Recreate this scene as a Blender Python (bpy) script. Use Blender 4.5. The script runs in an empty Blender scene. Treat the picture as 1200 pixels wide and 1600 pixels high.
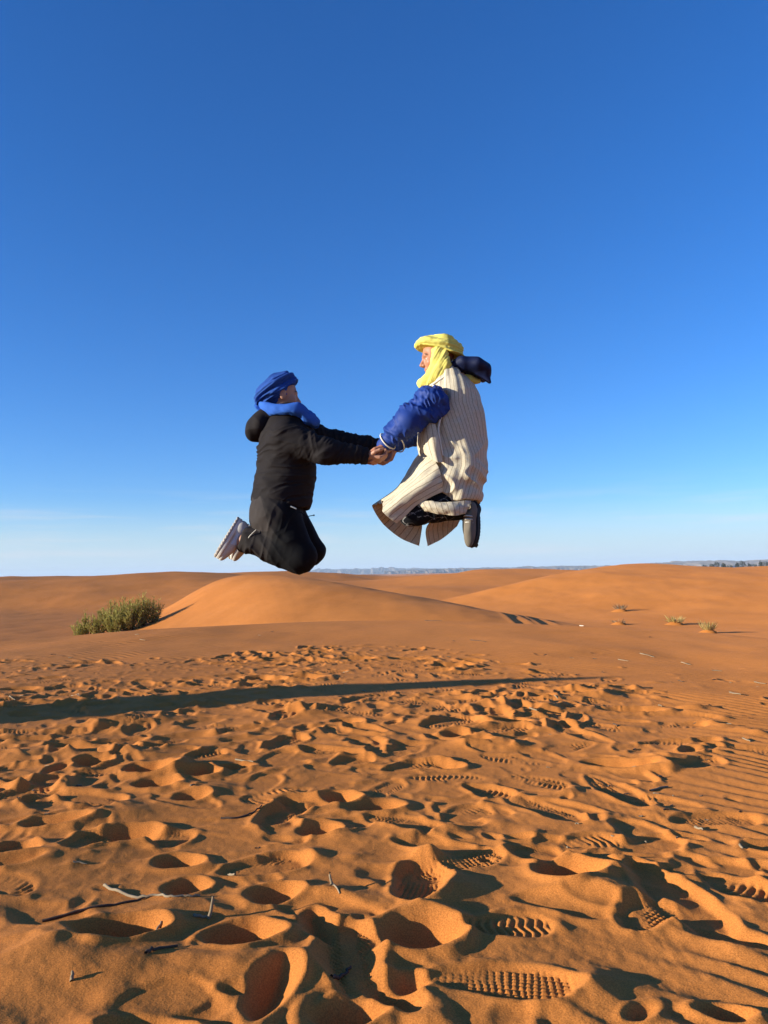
import bpy, math, random
import numpy as np
from mathutils import Vector, Matrix

R = math.radians
random.seed(7)
rng = np.random.default_rng(11)
scene = bpy.context.scene
col = scene.collection
F32 = np.float32

# ------------------------------------------------------------------ camera
CAM_H = 0.80
FOC = 1202.0                       # focal length in pixels of the 1200 x 1600 photograph
PITCH = R(4.57)
ROLL = R(1.10)                      # the phone was held slightly askew
cam_d = bpy.data.cameras.new('camera')
cam = bpy.data.objects.new('camera', cam_d)
col.objects.link(cam)
cam.location = (0, 0, CAM_H)
cam.rotation_euler = (Matrix.Rotation(R(90) + PITCH, 3, 'X') @ Matrix.Rotation(-ROLL, 3, 'Z')).to_euler()
cam_d.sensor_fit = 'VERTICAL'
cam_d.sensor_height = 24.0
cam_d.lens = 24.0 * FOC / 1600.0
cam_d.clip_start = 0.05
cam_d.clip_end = 60000
scene.camera = cam

# ------------------------------------------------------------------ light
SUN_EL, SUN_AZ = R(11.8), R(18.0)   # the sun stands low on the left, a little behind the camera
SUN_DIR = Vector((math.cos(SUN_EL) * math.cos(SUN_AZ), math.cos(SUN_EL) * math.sin(SUN_AZ), -math.sin(SUN_EL)))
sun_d = bpy.data.lights.new('sun', 'SUN')
sun_d.energy = 5.0
sun_d.angle = R(0.53)
sun_d.color = (1.0, 0.97, 0.84)
sun = bpy.data.objects.new('sun', sun_d)
col.objects.link(sun)
sun.rotation_euler = SUN_DIR.to_track_quat('-Z', 'Y').to_euler()

world = bpy.data.worlds.new('World')
scene.world = world
world.use_nodes = True
wn, wl = world.node_tree.nodes, world.node_tree.links
wn.clear()
w_out = wn.new('ShaderNodeOutputWorld')
w_bg = wn.new('ShaderNodeBackground')
w_sky = wn.new('ShaderNodeTexSky')
w_sky.sky_type = 'NISHITA'
w_sky.sun_disc = False
w_sky.sun_elevation = SUN_EL
w_sky.sun_rotation = math.atan2(-SUN_DIR.x, -SUN_DIR.y)
w_sky.altitude = 900
w_sky.air_density = 1.0
w_sky.dust_density = 0.3
w_sky.ozone_density = 3.0
w_hs = wn.new('ShaderNodeHueSaturation')
w_hs.inputs['Saturation'].default_value = 1.24
w_wb = wn.new('ShaderNodeMix'); w_wb.data_type = 'RGBA'; w_wb.blend_type = 'MULTIPLY'; w_wb.inputs['Factor'].default_value = 1.0
w_wb.inputs['B'].default_value = (0.54, 0.705, 1.0, 1)   # the camera's white balance
w_bg.inputs['Strength'].default_value = 0.123
# faint streaks of high cloud low over the horizon
w_tc = wn.new('ShaderNodeTexCoord')
w_map = wn.new('ShaderNodeMapping')
w_map.inputs['Location'].default_value = (2.7, 0.4, 1.1)
w_map.inputs['Scale'].default_value = (5.0, 5.0, 75.0)
w_no = wn.new('ShaderNodeTexNoise')
w_no.inputs['Scale'].default_value = 1.0
w_no.inputs['Detail'].default_value = 5.0
w_no.inputs['Roughness'].default_value = 0.55
w_cr = wn.new('ShaderNodeMapRange')
w_cr.inputs['From Min'].default_value = 0.50
w_cr.inputs['From Max'].default_value = 0.78
w_sep = wn.new('ShaderNodeSeparateXYZ')
w_e1 = wn.new('ShaderNodeMapRange'); w_e1.interpolation_type = 'SMOOTHSTEP'
w_e1.inputs['From Min'].default_value = 0.005; w_e1.inputs['From Max'].default_value = 0.03
w_e2 = wn.new('ShaderNodeMapRange'); w_e2.interpolation_type = 'SMOOTHSTEP'
w_e2.inputs['From Min'].default_value = 0.13; w_e2.inputs['From Max'].default_value = 0.05
w_m1 = wn.new('ShaderNodeMath'); w_m1.operation = 'MULTIPLY'
w_m2 = wn.new('ShaderNodeMath'); w_m2.operation = 'MULTIPLY'
w_m3 = wn.new('ShaderNodeMath'); w_m3.operation = 'MULTIPLY'; w_m3.inputs[1].default_value = 0.55
w_mix = wn.new('ShaderNodeMix'); w_mix.data_type = 'RGBA'
w_mix.inputs['B'].default_value = (3.6, 3.55, 3.6, 1)
wl.new(w_tc.outputs['Generated'], w_map.inputs['Vector'])
wl.new(w_map.outputs['Vector'], w_no.inputs['Vector'])
wl.new(w_no.outputs['Fac'], w_cr.inputs['Value'])
wl.new(w_tc.outputs['Generated'], w_sep.inputs['Vector'])
wl.new(w_sep.outputs['Z'], w_e1.inputs['Value'])
wl.new(w_sep.outputs['Z'], w_e2.inputs['Value'])
wl.new(w_e1.outputs['Result'], w_m1.inputs[0]); wl.new(w_e2.outputs['Result'], w_m1.inputs[1])
wl.new(w_m1.outputs[0], w_m2.inputs[0]); wl.new(w_cr.outputs['Result'], w_m2.inputs[1])
wl.new(w_m2.outputs[0], w_m3.inputs[0])
wl.new(w_m3.outputs[0], w_mix.inputs['Factor'])
wl.new(w_sky.outputs['Color'], w_hs.inputs['Color'])
# the pale band of thicker air low down, the same all the way round
w_hz = wn.new('ShaderNodeMapRange'); w_hz.interpolation_type = 'SMOOTHERSTEP'
w_hz.inputs['From Min'].default_value = 0.115; w_hz.inputs['From Max'].default_value = -0.01
w_hz.inputs['To Max'].default_value = 0.9
w_hm = wn.new('ShaderNodeMix'); w_hm.data_type = 'RGBA'
w_hm.inputs['B'].default_value = (2.77, 3.45, 3.85, 1)
wl.new(w_sep.outputs['Z'], w_hz.inputs['Value'])
wl.new(w_hz.outputs['Result'], w_hm.inputs['Factor'])
wl.new(w_hs.outputs['Color'], w_wb.inputs['A'])
wl.new(w_wb.outputs['Result'], w_hm.inputs['A'])
wl.new(w_hm.outputs['Result'], w_mix.inputs['A'])
wl.new(w_mix.outputs['Result'], w_bg.inputs['Color'])
wl.new(w_bg.outputs['Background'], w_out.inputs['Surface'])

vs = scene.view_settings
scene.display_settings.display_device = 'sRGB'
vs.view_transform = 'Standard'
vs.look = 'None'
vs.exposure = 0.92
vs.gamma = 1.0
vs.use_curve_mapping = False
scene.cycles.max_bounces = 6
scene.cycles.diffuse_bounces = 4

# ------------------------------------------------------------------ helpers
def put(o, parent=None, label=None, cat=None, group=None, kind=None):
    col.objects.link(o)
    if parent is not None: o.parent = parent
    if label: o['label'] = label
    if cat: o['category'] = cat
    if group: o['group'] = group
    if kind: o['kind'] = kind
    return o

def empty(name, loc, label, cat, group=None):
    o = bpy.data.objects.new(name, None)
    o.empty_display_size = 0.1
    o.location = loc
    return put(o, None, label, cat, group)

def np_mesh(name, V, Q=None, T=None, mat=None, smooth=True, attrs=None):
    """mesh datablock from numpy vertices, quads and triangles"""
    me = bpy.data.meshes.new(name)
    V = np.ascontiguousarray(V, F32)
    loops, starts = [], []
    n = 0
    if Q is not None and len(Q):
        loops.append(np.asarray(Q, np.int32).ravel()); starts.append(np.arange(len(Q)) * 4); n = len(Q) * 4
    if T is not None and len(T):
        loops.append(np.asarray(T, np.int32).ravel()); starts.append(n + np.arange(len(T)) * 3)
    L = np.concatenate(loops); S = np.concatenate(starts).astype(np.int32)
    me.vertices.add(len(V)); me.vertices.foreach_set('co', V.ravel())
    me.loops.add(len(L)); me.loops.foreach_set('vertex_index', L)
    me.polygons.add(len(S)); me.polygons.foreach_set('loop_start', S)
    me.update(calc_edges=True)
    me.polygons.foreach_set('use_smooth', np.full(len(S), smooth, bool))
    for k, a in (attrs or {}).items():
        at = me.attributes.new(k, 'FLOAT', 'POINT')
        at.data.foreach_set('value', np.ascontiguousarray(a, F32))
    if mat: me.materials.append(mat)
    me.validate()
    return me

def ray(px, py):
    xc = (np.asarray(px, float) - 600.0) / FOC
    yc = -(np.asarray(py, float) - 800.0) / FOC
    xc, yc = xc * math.cos(ROLL) + yc * math.sin(ROLL), -xc * math.sin(ROLL) + yc * math.cos(ROLL)
    return xc, math.cos(PITCH) - yc * math.sin(PITCH), math.sin(PITCH) + yc * math.cos(PITCH)

def W(px, py, depth):
    """photo pixel at a given distance -> point in the place"""
    x, y, z = ray(px, py)
    t = depth / y
    return np.array([x * t, depth + 0 * t, CAM_H + z * t])

def near_dome(x, y):
    return -0.007 * np.clip(np.abs(x), 0, 8) ** 2 - 0.016 * x + 0.013 * np.clip(y, 0, 13)

def G(px, py):
    """photo pixel -> point on the near sand (a low dome)"""
    x, y, z = ray(px, py)
    t = CAM_H / -z
    for _ in range(12):
        t = 0.5 * t + 0.5 * (CAM_H - near_dome(x * t, y * t)) / -z
    return np.array([x * t, y * t])

def smooth01(t):
    t = np.clip(t, 0, 1)
    return t * t * (3 - 2 * t)

# --- value noise, vectorised
_perm = rng.integers(0, 2**31, 4096).astype(np.int64)
def _hash(ix, iy, iz):
    h = (ix * 73856093) ^ (iy * 19349663) ^ (iz * 83492791)
    return (_perm[h & 4095] & 0xffff).astype(F32) / 65535.0
def noise3(x, y, z=0.0):
    x = np.asarray(x, F32); y = np.asarray(y, F32); z = np.zeros_like(x) + np.asarray(z, F32)
    fx, fy, fz = np.floor(x), np.floor(y), np.floor(z)
    ix, iy, iz = fx.astype(np.int64), fy.astype(np.int64), fz.astype(np.int64)
    u, v, w = x - fx, y - fy, z - fz
    u = u * u * u * (u * (u * 6 - 15) + 10); v = v * v * v * (v * (v * 6 - 15) + 10); w = w * w * w * (w * (w * 6 - 15) + 10)
    def l(a, b, t): return a + (b - a) * t
    return l(l(l(_hash(ix, iy, iz), _hash(ix+1, iy, iz), u), l(_hash(ix, iy+1, iz), _hash(ix+1, iy+1, iz), u), v),
             l(l(_hash(ix, iy, iz+1), _hash(ix+1, iy, iz+1), u), l(_hash(ix, iy+1, iz+1), _hash(ix+1, iy+1, iz+1), u), v), w) * 2 - 1
def noise2(x, y, seed=0):
    x = np.asarray(x, F32); y = np.asarray(y, F32)
    fx, fy = np.floor(x), np.floor(y)
    ix, iy = fx.astype(np.int64), fy.astype(np.int64)
    u, v = x - fx, y - fy
    u = u * u * u * (u * (u * 6 - 15) + 10); v = v * v * v * (v * (v * 6 - 15) + 10)
    s = seed + 0 * ix
    a = _hash(ix, iy, s); b = _hash(ix+1, iy, s); c = _hash(ix, iy+1, s); d = _hash(ix+1, iy+1, s)
    return (a + (b - a) * u + (c - a) * v + (a - b - c + d) * u * v) * 2 - 1
def fbm2(x, y, oct=4, seed=0, gain=0.5):
    s, a = 0, 1.0
    for k in range(oct):
        s = s + a * noise2(x * 2**k + 17.3 * k, y * 2**k - 9.1 * k, seed + k); a *= gain
    return s

# ------------------------------------------------------------------ materials
def mat_nodes(name):
    m = bpy.data.materials.new(name); m.use_nodes = True
    nt = m.node_tree
    return m, nt.nodes, nt.links, nt.nodes['Principled BSDF']

def sand_material():
    m, n, l, b = mat_nodes('sand')
    geo = n.new('ShaderNodeNewGeometry')
    def noise(scale, detail, rough=0.6):
        t = n.new('ShaderNodeTexNoise'); t.inputs['Scale'].default_value = scale
        t.inputs['Detail'].default_value = detail; t.inputs['Roughness'].default_value = rough
        l.new(geo.outputs['Position'], t.inputs['Vector']); return t
    big, mid, fine = noise(0.35, 4), noise(9, 5, 0.65), noise(330, 2, 0.7)
    r1 = n.new('ShaderNodeValToRGB')
    r1.color_ramp.elements[0].position = 0.3; r1.color_ramp.elements[0].color = (0.63, 0.212, 0.041, 1)
    r1.color_ramp.elements[1].position = 0.7; r1.color_ramp.elements[1].color = (0.72, 0.252, 0.055, 1)
    l.new(big.outputs['Fac'], r1.inputs['Fac'])
    r2 = n.new('ShaderNodeValToRGB')
    r2.color_ramp.elements[0].position = 0.28; r2.color_ramp.elements[0].color = (0.86, 0.85, 0.84, 1)
    r2.color_ramp.elements[1].position = 0.72; r2.color_ramp.elements[1].color = (1, 1, 1, 1)
    l.new(mid.outputs['Fac'], r2.inputs['Fac'])
    r3 = n.new('ShaderNodeValToRGB')
    r3.color_ramp.elements[0].position = 0.33; r3.color_ramp.elements[0].color = (0.62, 0.6, 0.6, 1)
    r3.color_ramp.elements[1].position = 0.62; r3.color_ramp.elements[1].color = (1, 1, 1, 1)
    e = r3.color_ramp.elements.new(0.8); e.color = (1.0, 1.0, 1.0, 1)
    l.new(fine.outputs['Fac'], r3.inputs['Fac'])
    m1 = n.new('ShaderNodeMix'); m1.data_type = 'RGBA'; m1.blend_type = 'MULTIPLY'; m1.inputs['Factor'].default_value = 1
    m2 = n.new('ShaderNodeMix'); m2.data_type = 'RGBA'; m2.blend_type = 'MULTIPLY'; m2.inputs['Factor'].default_value = 1
    l.new(r1.outputs['Color'], m1.inputs['A']); l.new(r2.outputs['Color'], m1.inputs['B'])
    l.new(m1.outputs['Result'], m2.inputs['A']); l.new(r3.outputs['Color'], m2.inputs['B'])
    l.new(m2.outputs['Result'], b.inputs['Base Color'])
    b.inputs['Roughness'].default_value = 0.9
    b.inputs['Specular IOR Level'].default_value = 0.12
    b.inputs['Diffuse Roughness'].default_value = 0.35
    bp = n.new('ShaderNodeBump'); bp.inputs['Strength'].default_value = 0.5; bp.inputs['Distance'].default_value = 0.0022
    grit = noise(210, 3, 0.75)
    l.new(grit.outputs['Fac'], bp.inputs['Height'])
    bp2 = n.new('ShaderNodeBump'); bp2.inputs['Strength'].default_value = 0.2; bp2.inputs['Distance'].default_value = 0.006
    l.new(noise(38, 4, 0.6).outputs['Fac'], bp2.inputs['Height'])
    l.new(bp2.outputs['Normal'], bp.inputs['Normal'])
    l.new(bp.outputs['Normal'], b.inputs['Normal'])
    return m
M_SAND = sand_material()
# ================================================================== the sand
# The trampled part is first worked out as a small height map (pits, heaps, footprints, then
# the sand is let slide down to its angle of repose), then sampled by the ground mesh.
CELL = 0.005
GX0, GX1, GY0, GY1 = -5.4, 6.0, 0.75, 10.8
gx = np.arange(GX0, GX1, CELL, dtype=F32); gy = np.arange(GY0, GY1, CELL, dtype=F32)
NX, NY = len(gx), len(gy)
H = np.zeros((NY, NX), F32)

def coarse_noise(scale, seed, oct=3):
    """noise on a coarse lattice, blown up bilinearly"""
    k = max(1, int(scale / CELL / 20))
    cx, cy = gx[::k], gy[::k]
    A = fbm2(cx[None, :] / scale + 0 * cy[:, None], cy[:, None] / scale + 0 * cx[None, :], oct, seed)
    if k == 1: return A.astype(F32)
    ix = np.clip((np.arange(NX) / k), 0, len(cx) - 1.001); iy = np.clip((np.arange(NY) / k), 0, len(cy) - 1.001)
    x0 = ix.astype(int); y0 = iy.astype(int); u = (ix - x0).astype(F32); v = (iy - y0).astype(F32)[:, None]
    B = A[:, x0] * (1 - u) + A[:, x0 + 1] * u
    return (B[y0] * (1 - v) + B[y0 + 1] * v).astype(F32)

def window(cx, cy, r):
    i0 = max(0, int((cx - r - GX0) / CELL)); i1 = min(NX, int((cx + r - GX0) / CELL) + 2)
    j0 = max(0, int((cy - r - GY0) / CELL)); j1 = min(NY, int((cy + r - GY0) / CELL) + 2)
    if i1 <= i0 + 1 or j1 <= j0 + 1: return None
    return slice(j0, j1), slice(i0, i1)

# how trodden the sand is: 1 in the middle and left, 0 on the untouched right and far sand
def trample_mask():
    pts = [(0, 1030), (130, 1040), (330, 1030), (430, 1015), (560, 1010), (760, 1030), (860, 1058), (1010, 1085), (1080, 1125), (1050, 1200),
           (1010, 1260), (1060, 1330), (1190, 1400), (1200, 1440), (1040, 1490), (960, 1600), (-300, 1800), (-500, 1200), (-300, 1060)]
    P = np.array([G(a, min(b, 1700)) for a, b in pts])
    k = 6
    X, Y = np.meshgrid(gx[::k], gy[::k])
    X = X + 0.12 * fbm2(X * 2.3, Y * 2.3, 3, 50); Y = Y + 0.12 * fbm2(X * 2.3, Y * 2.3, 3, 60)
    inside = np.zeros(X.shape, bool); dmin = np.full(X.shape, 9.0, F32)
    for (x0, y0), (x1, y1) in zip(P, np.roll(P, -1, 0)):
        c = ((y0 > Y) != (y1 > Y)) & (X < (x1 - x0) * (Y - y0) / (y1 - y0 + 1e-9) + x0)
        inside ^= c
        ex, ey = x1 - x0, y1 - y0
        t = np.clip(((X - x0) * ex + (Y - y0) * ey) / (ex * ex + ey * ey + 1e-9), 0, 1)
        dmin = np.minimum(dmin, np.hypot(X - x0 - t * ex, Y - y0 - t * ey))
    s = np.where(inside, dmin, -dmin)
    m = smooth01(s / 0.45 + 0.5)
    B = np.repeat(np.repeat(m, k, 0), k, 1)[:NY, :NX]
    return B.astype(F32)
TR = trample_mask()

# gentle undulation and wind ripples (ripples survive where nobody walked)
rx_, ry_ = 0.63, 0.777                                   # across the ripple crests
GXX, GYY = np.meshgrid(gx, gy)
warp = coarse_noise(0.55, 3) * 0.055
phase = ((GXX * rx_ + GYY * ry_) + warp) / 0.088
fr = phase - np.floor(phase)
rip = np.where(fr < 0.68, fr / 0.68, (1 - fr) / 0.32)
rip = smooth01(rip).astype(F32)
rip_amp = np.clip(0.85 + 0.6 * coarse_noise(0.9, 21), 0.25, 1.4)
far_fade = np.clip(1.15 - (GYY - 3.0) / 5.5, 0.25, 1)
RIPPLE = (rip - 0.5) * 0.0095 * rip_amp * far_fade
H += 0.022 * coarse_noise(1.5, 9)
H += RIPPLE * (1 - 0.75 * TR)
H += TR * (0.006 * coarse_noise(0.40, 31) + 0.0025 * coarse_noise(0.12, 41, 2))

STAMPS = []        # tread patterns, cut straight into the mesh later
def wipe(cx, cy, r):
    STAMPS[:] = [s for s in STAMPS if math.hypot(s[0] + .5 * s[3] * math.cos(s[2]) - cx, s[1] + .5 * s[3] * math.sin(s[2]) - cy) > r]

def pit(cx, cy, a, b, ang, depth, rim=0.35, push=0.0, sharp=1.0):
    """an elliptical dent with a thrown-up rim; push moves the heap to one side (along ang)"""
    w = window(cx, cy, max(a, b) * 2.4)
    if w is None: return
    if a > 0.06: wipe(cx, cy, a * 1.2)
    X, Y = GXX[w] - cx, GYY[w] - cy
    c, s = math.cos(ang), math.sin(ang)
    u = (X * c + Y * s) / a; v = (-X * s + Y * c) / b
    wob = 0.26 * noise2(X * 8 + cx * 31, Y * 8 + cy * 17, 5) + 0.12 * noise2(X * 22 + cx * 11, Y * 22 + cy * 7, 6)
    q = np.sqrt(u * u + v * v) * (1 + wob)
    base = float(np.mean(H[w]))
    bowl = np.clip(1 - q ** (2.2 * sharp), -0.0, 1)
    rimf = np.exp(-((q - 1.22) / 0.32) ** 2) * (1 + push * u / (q + 0.2))
    k = smooth01((1.35 - q) / 0.5)
    H[w] = H[w] * (1 - 0.8 * k) + base * 0.8 * k - depth * bowl + depth * rim * rimf

def heap(cx, cy, a, b, ang, h):
    w = window(cx, cy, max(a, b) * 2.2)
    if w is None: return
    X, Y = GXX[w] - cx, GYY[w] - cy
    c, s = math.cos(ang), math.sin(ang)
    u = (X * c + Y * s) / a; v = (-X * s + Y * c) / b
    q = u * u + v * v
    H[w] += h * np.exp(-1.2 * q) * (1 + 0.25 * noise2(X * 12 + cx * 7, Y * 12, 8))

def sole(u, v, L, wd):
    """signed measure of a shoe outline, u along the shoe 0..1, v across; <0 inside"""
    half = wd * (0.40 + 0.14 * np.sin((u - 0.28) * math.pi * 1.35) )
    e = np.maximum(np.abs(u - 0.5) * 2, 0)
    half = half * np.sqrt(np.clip(1 - np.clip((e - 0.45) / 0.55, 0, 1) ** 2.4, 0, 1))
    return np.abs(v) - half

def footprint(hx, hy, tx, ty, wd=0.10, depth=0.018, tread='bars', toe=0.35, rim=0.5):
    L = math.hypot(tx - hx, ty - hy)
    ang = math.atan2(ty - hy, tx - hx)
    w = window((hx + tx) / 2, (hy + ty) / 2, L * 0.95)
    if w is None: return
    X, Y = GXX[w] - hx, GYY[w] - hy
    c, s = math.cos(ang), math.sin(ang)
    u = (X * c + Y * s) / L; v = -X * s + Y * c
    v = v + 0.012 * noise2(X * 11 + hx * 5, Y * 11 + hy * 3, 2)
    d = sole(u, v, L, wd)
    outside_u = np.maximum(-u, u - 1) * L
    d = np.maximum(d, outside_u)
    k = smooth01((0.006 - d) / 0.011)                     # 1 inside, crisp wall
    base = float(np.mean(H[w]))
    floor_ = base - depth * (0.75 + 0.6 * toe * (u - 0.4))
    low = 0.2 * (H[w] - base)
    H[w] = H[w] * (1 - k) + (floor_ + low) * k
    rimf = np.exp(-((d - 0.016) / 0.013) ** 2) * (1 - k)
    H[w] += rim * depth * rimf * (0.7 + 0.5 * noise2(X * 14 + hy, Y * 14, 4))
    toe_h = np.exp(-((u - 1.12) / 0.12) ** 2 - (v / (wd * 0.5)) ** 2) * toe * depth * 1.4
    H[w] += toe_h
    wipe((hx + tx) / 2, (hy + ty) / 2, 0.17)                # a newer print tramples the older ones
    STAMPS.append((hx, hy, ang, L, wd, tread))

# --- random trampling: dents, heaps and half-filled prints everywhere people milled about
def tr_at(x, y):
    i = int((x - GX0) / CELL); j = int((y - GY0) / CELL)
    return TR[j, i] if 0 <= i < NX and 0 <= j < NY else 0
for _ in range(170):
    y = random.uniform(1.2, 9.0); x = random.uniform(-5.0, 4.5)
    if abs(x) > y * 0.62 + 0.8 or tr_at(x, y) < 0.5: continue
    a = random.uniform(0.12, 0.26)
    heap(x, y, a, a * random.uniform(0.4, 0.7), random.gauss(0.1, 0.5), random.uniform(0.006, 0.022))
def wander():
    while True:
        y = random.uniform(0.8, 9.0); x = random.uniform(-5.2, 5.0)
        if abs(x) > y * 0.62 + 0.8: continue
        if random.random() < tr_at(x, y): return x, y
for _ in range(430):
    x, y = wander()
    if y < 2.2 and random.random() < .6: continue
    a = random.uniform(0.04, 0.11)
    pit(x, y, a * 1.35, a * random.uniform(0.5, 0.85), random.uniform(0, 6.3), random.choice([random.uniform(0.006, 0.014), random.uniform(0.010, 0.030)]),
        random.uniform(0.2, 0.6), random.uniform(0, 0.9), random.uniform(1.0, 1.9))
    if random.random() < .3: heap(x + random.uniform(.05, .15), y, a, a * 0.6, random.uniform(0, 6.3), random.uniform(0.006, 0.018))
for _ in range(520):
    x, y = wander()
    if y < 2.0 and random.random() < .75: continue
    an = random.choice([random.gauss(0.2, 0.5), random.gauss(2.6, 0.7), random.uniform(0, 6.3)])
    L = random.uniform(0.24, 0.30)
    footprint(x, y, x + L * math.cos(an), y + L * math.sin(an), random.uniform(0.085, 0.11), random.uniform(0.008, 0.018),
              random.choice(['bars', 'grid', 'wave', 'wave', 'bars', 'none', 'dots']), random.uniform(0, 1.2), random.uniform(0.3, 0.9))
for _ in range(2600):
    y = random.uniform(1.2, 8.0); x = random.uniform(-4.6, 4.5)
    if abs(x) > y * 0.62 + 0.6 or random.random() > tr_at(x, y) * 0.9 + 0.03: continue
    a = random.uniform(0.018, 0.05)
    if random.random() < .6: pit(x, y, a * random.uniform(1, 1.8), a * .8, random.uniform(0, 6.3), random.uniform(0.004, 0.013), random.uniform(.2, .6), random.uniform(0, .8))
    else: heap(x, y, a * random.uniform(1, 2), a, random.uniform(0, 6.3), random.uniform(0.003, 0.010))

# --- a few scuffs strayed onto the clean sand
for px, py, a, d in ((1020, 1067, .09, .02), (975, 1110, .2, .03), (1000, 1130, .1, .02), (930, 1080, .16, .03), (1130, 1140, .06, .012), (985, 1140, .1, .022),
                     (1165, 1145, .07, .012), (1185, 1150, .06, .015)):
    x, y = G(px, py)
    heap(x, y, a, a * 0.55, 0.1, d)

# trodden ground is calm in places and churned in others
calm = np.clip(0.52 + 0.55 * coarse_noise(0.75, 88, 2), 0.22, 0.95)
H = H * (1 - TR) + H * TR * calm
(ax_, ay_), (bx_, by_) = G(560, 1076), G(990, 1057)
t_ = np.clip(((gx[None, :] - ax_) * (bx_ - ax_) + (gy[:, None] - ay_) * (by_ - ay_)) / ((bx_ - ax_) ** 2 + (by_ - ay_) ** 2), 0, 1)
q_ = np.hypot(gx[None, :] - ax_ - t_ * (bx_ - ax_), gy[:, None] - ay_ - t_ * (by_ - ay_))
H = (H * (1 - 0.72 * smooth01(1.5 - q_ / 0.35))).astype(F32)       # a quiet strip along the end of the long shadow
del t_, q_
del calm
# --- the pits and prints one can pick out in the photograph (pixel, half sizes in m, direction, depth)
for px, py, a, b, ang, dep, rim, push in (
        (195, 1462, .115, .07, 0.1, .085, .45, .5), (372, 1470, .095, .06, 0.1, .07, .45, .4), (428, 1402, .075, .06, .5, .05, .4, .3),
        (500, 1455, .035, .11, .25, .055, .3, .3), (428, 1550, .04, .10, -.15, .06, .35, .4), (652, 1465, .13, .085, .3, .075, .45, .5),
        (190, 1305, .13, .08, .3, .07, .45, .4), (280, 1346, .08, .05, 0, .05, .4, .4), (292, 1388, .07, .07, .6, .05, .35, .3),
        (892, 1368, .12, .075, -.1, .09, .45, .6), (955, 1196, .17, .085, -.2, .05, .7, .8), (990, 1112, .2, .09, -.1, .04, .6, .8),
        (975, 1128, .16, .05, -.2, .025, .4, .3),
        (795, 1130, .15, .085, -.35, .07, .5, .4), (232, 1204, .12, .09, 0, .08, .5, .4), (245, 1226, .11, .07, .0, .07, .4, .3),
        (318, 1210, .09, .08, .2, .06, .5, .4), (365, 1200, .09, .06, 0, .05, .4, .3), (525, 1250, .1, .08, .4, .06, .5, .4),
        (470, 1255, .09, .12, .9, .05, .4, .4), (690, 1195, .07, .1, .5, .05, .4, .4), (745, 1160, .1, .07, 0, .045, .5, .5),
        (715, 1150, .1, .08, 0, .05, .5, .5), (540, 1130, .1, .07, 0, .05, .4, .3), (405, 1060, .13, .1, 0, .06, .4, .4),
        (480, 1058, .16, .12, -.3, .06, .4, .4), (430, 1062, .1, .08, 0, .05, .4, .4), (705, 1040, .22, .12, 0, .05, .5, .6),
        (640, 1030, .2, .1, 0, .05, .4, .5), (560, 1030, .2, .12, 0, .05, .4, .5), (115, 1168, .16, .07, 0, .06, .4, .4),
        (55, 1155, .2, .06, 0, .05, .5, .4), (145, 1190, .08, .06, 0, .05, .3, .3), (30, 1075, .15, .08, 0, .05, .4, .4),
        (905, 1085, .14, .08, -.2, .05, .6, .6), (20, 1350, .09, .05, .2, .03, .3, .2), (610, 1560, .05, .09, .8, .05, .4, .4),
        (545, 1588, .09, .05, .3, .06, .4, .4), (1135, 1592, .07, .03, -.2, .05, .5, .3), (640, 1540, .04, .03, 0, .04, .3, .2),
        (1140, 1470, .05, .12, 1.0, .035, .3, .3), (760, 1345, .03, .02, 0, .03, .3, .2), (500, 1300, .1, .07, .3, .05, .5, .4),
        (590, 1262, .1, .06, .2, .04, .4, .5), (300, 1245, .07, .05, .3, .04, .4, .4), (85, 1285, .12, .05, .2, .05, .4, .4)):
    x, y = G(px, py)
    pit(x, y, a * 0.78, b * 0.80, ang, dep * 0.60, rim * 0.7, push, 1.3)
for px, py, a, b, ang, h in ((215, 1520, .16, .1, .1, .05), (380, 1520, .12, .09, .2, .04), (690, 1405, .14, .06, .9, .045), (930, 1400, .14, .08, -.3, .045),
                             (870, 1552, .13, .07, -.2, .04), (560, 1410, .05, .14, 1.1, .03), (280, 1425, .12, .07, .2, .035), (70, 1500, .16, .12, .2, .06),
                             (590, 1500, .04, .12, -.3, .03), (480, 1525, .05, .12, -.2, .03), (1040, 1190, .07, .05, .2, .05), (1085, 1110, .1, .05, 0, .04),
                             (770, 1105, .16, .09, 0, .05), (480, 1110, .14, .1, .2, .04), (190, 1130, .25, .12, .3, .07), (220, 1175, .2, .12, .2, .05),
                             (770, 1165, .2, .1, -.2, .045), (930, 1090, .16, .08, 0, .04), (270, 1205, .14, .1, 0, .05), (330, 1235, .1, .08, 0, .035),
                             (40, 1180, .2, .14, 0, .06), (150, 1275, .2, .09, .3, .05), (60, 1340, .2, .1, .2, .04), (870, 1240, .12, .04, -.5, .02)):
    x, y = G(px, py)
    heap(x, y, a, b, ang, h * 0.5)
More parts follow.
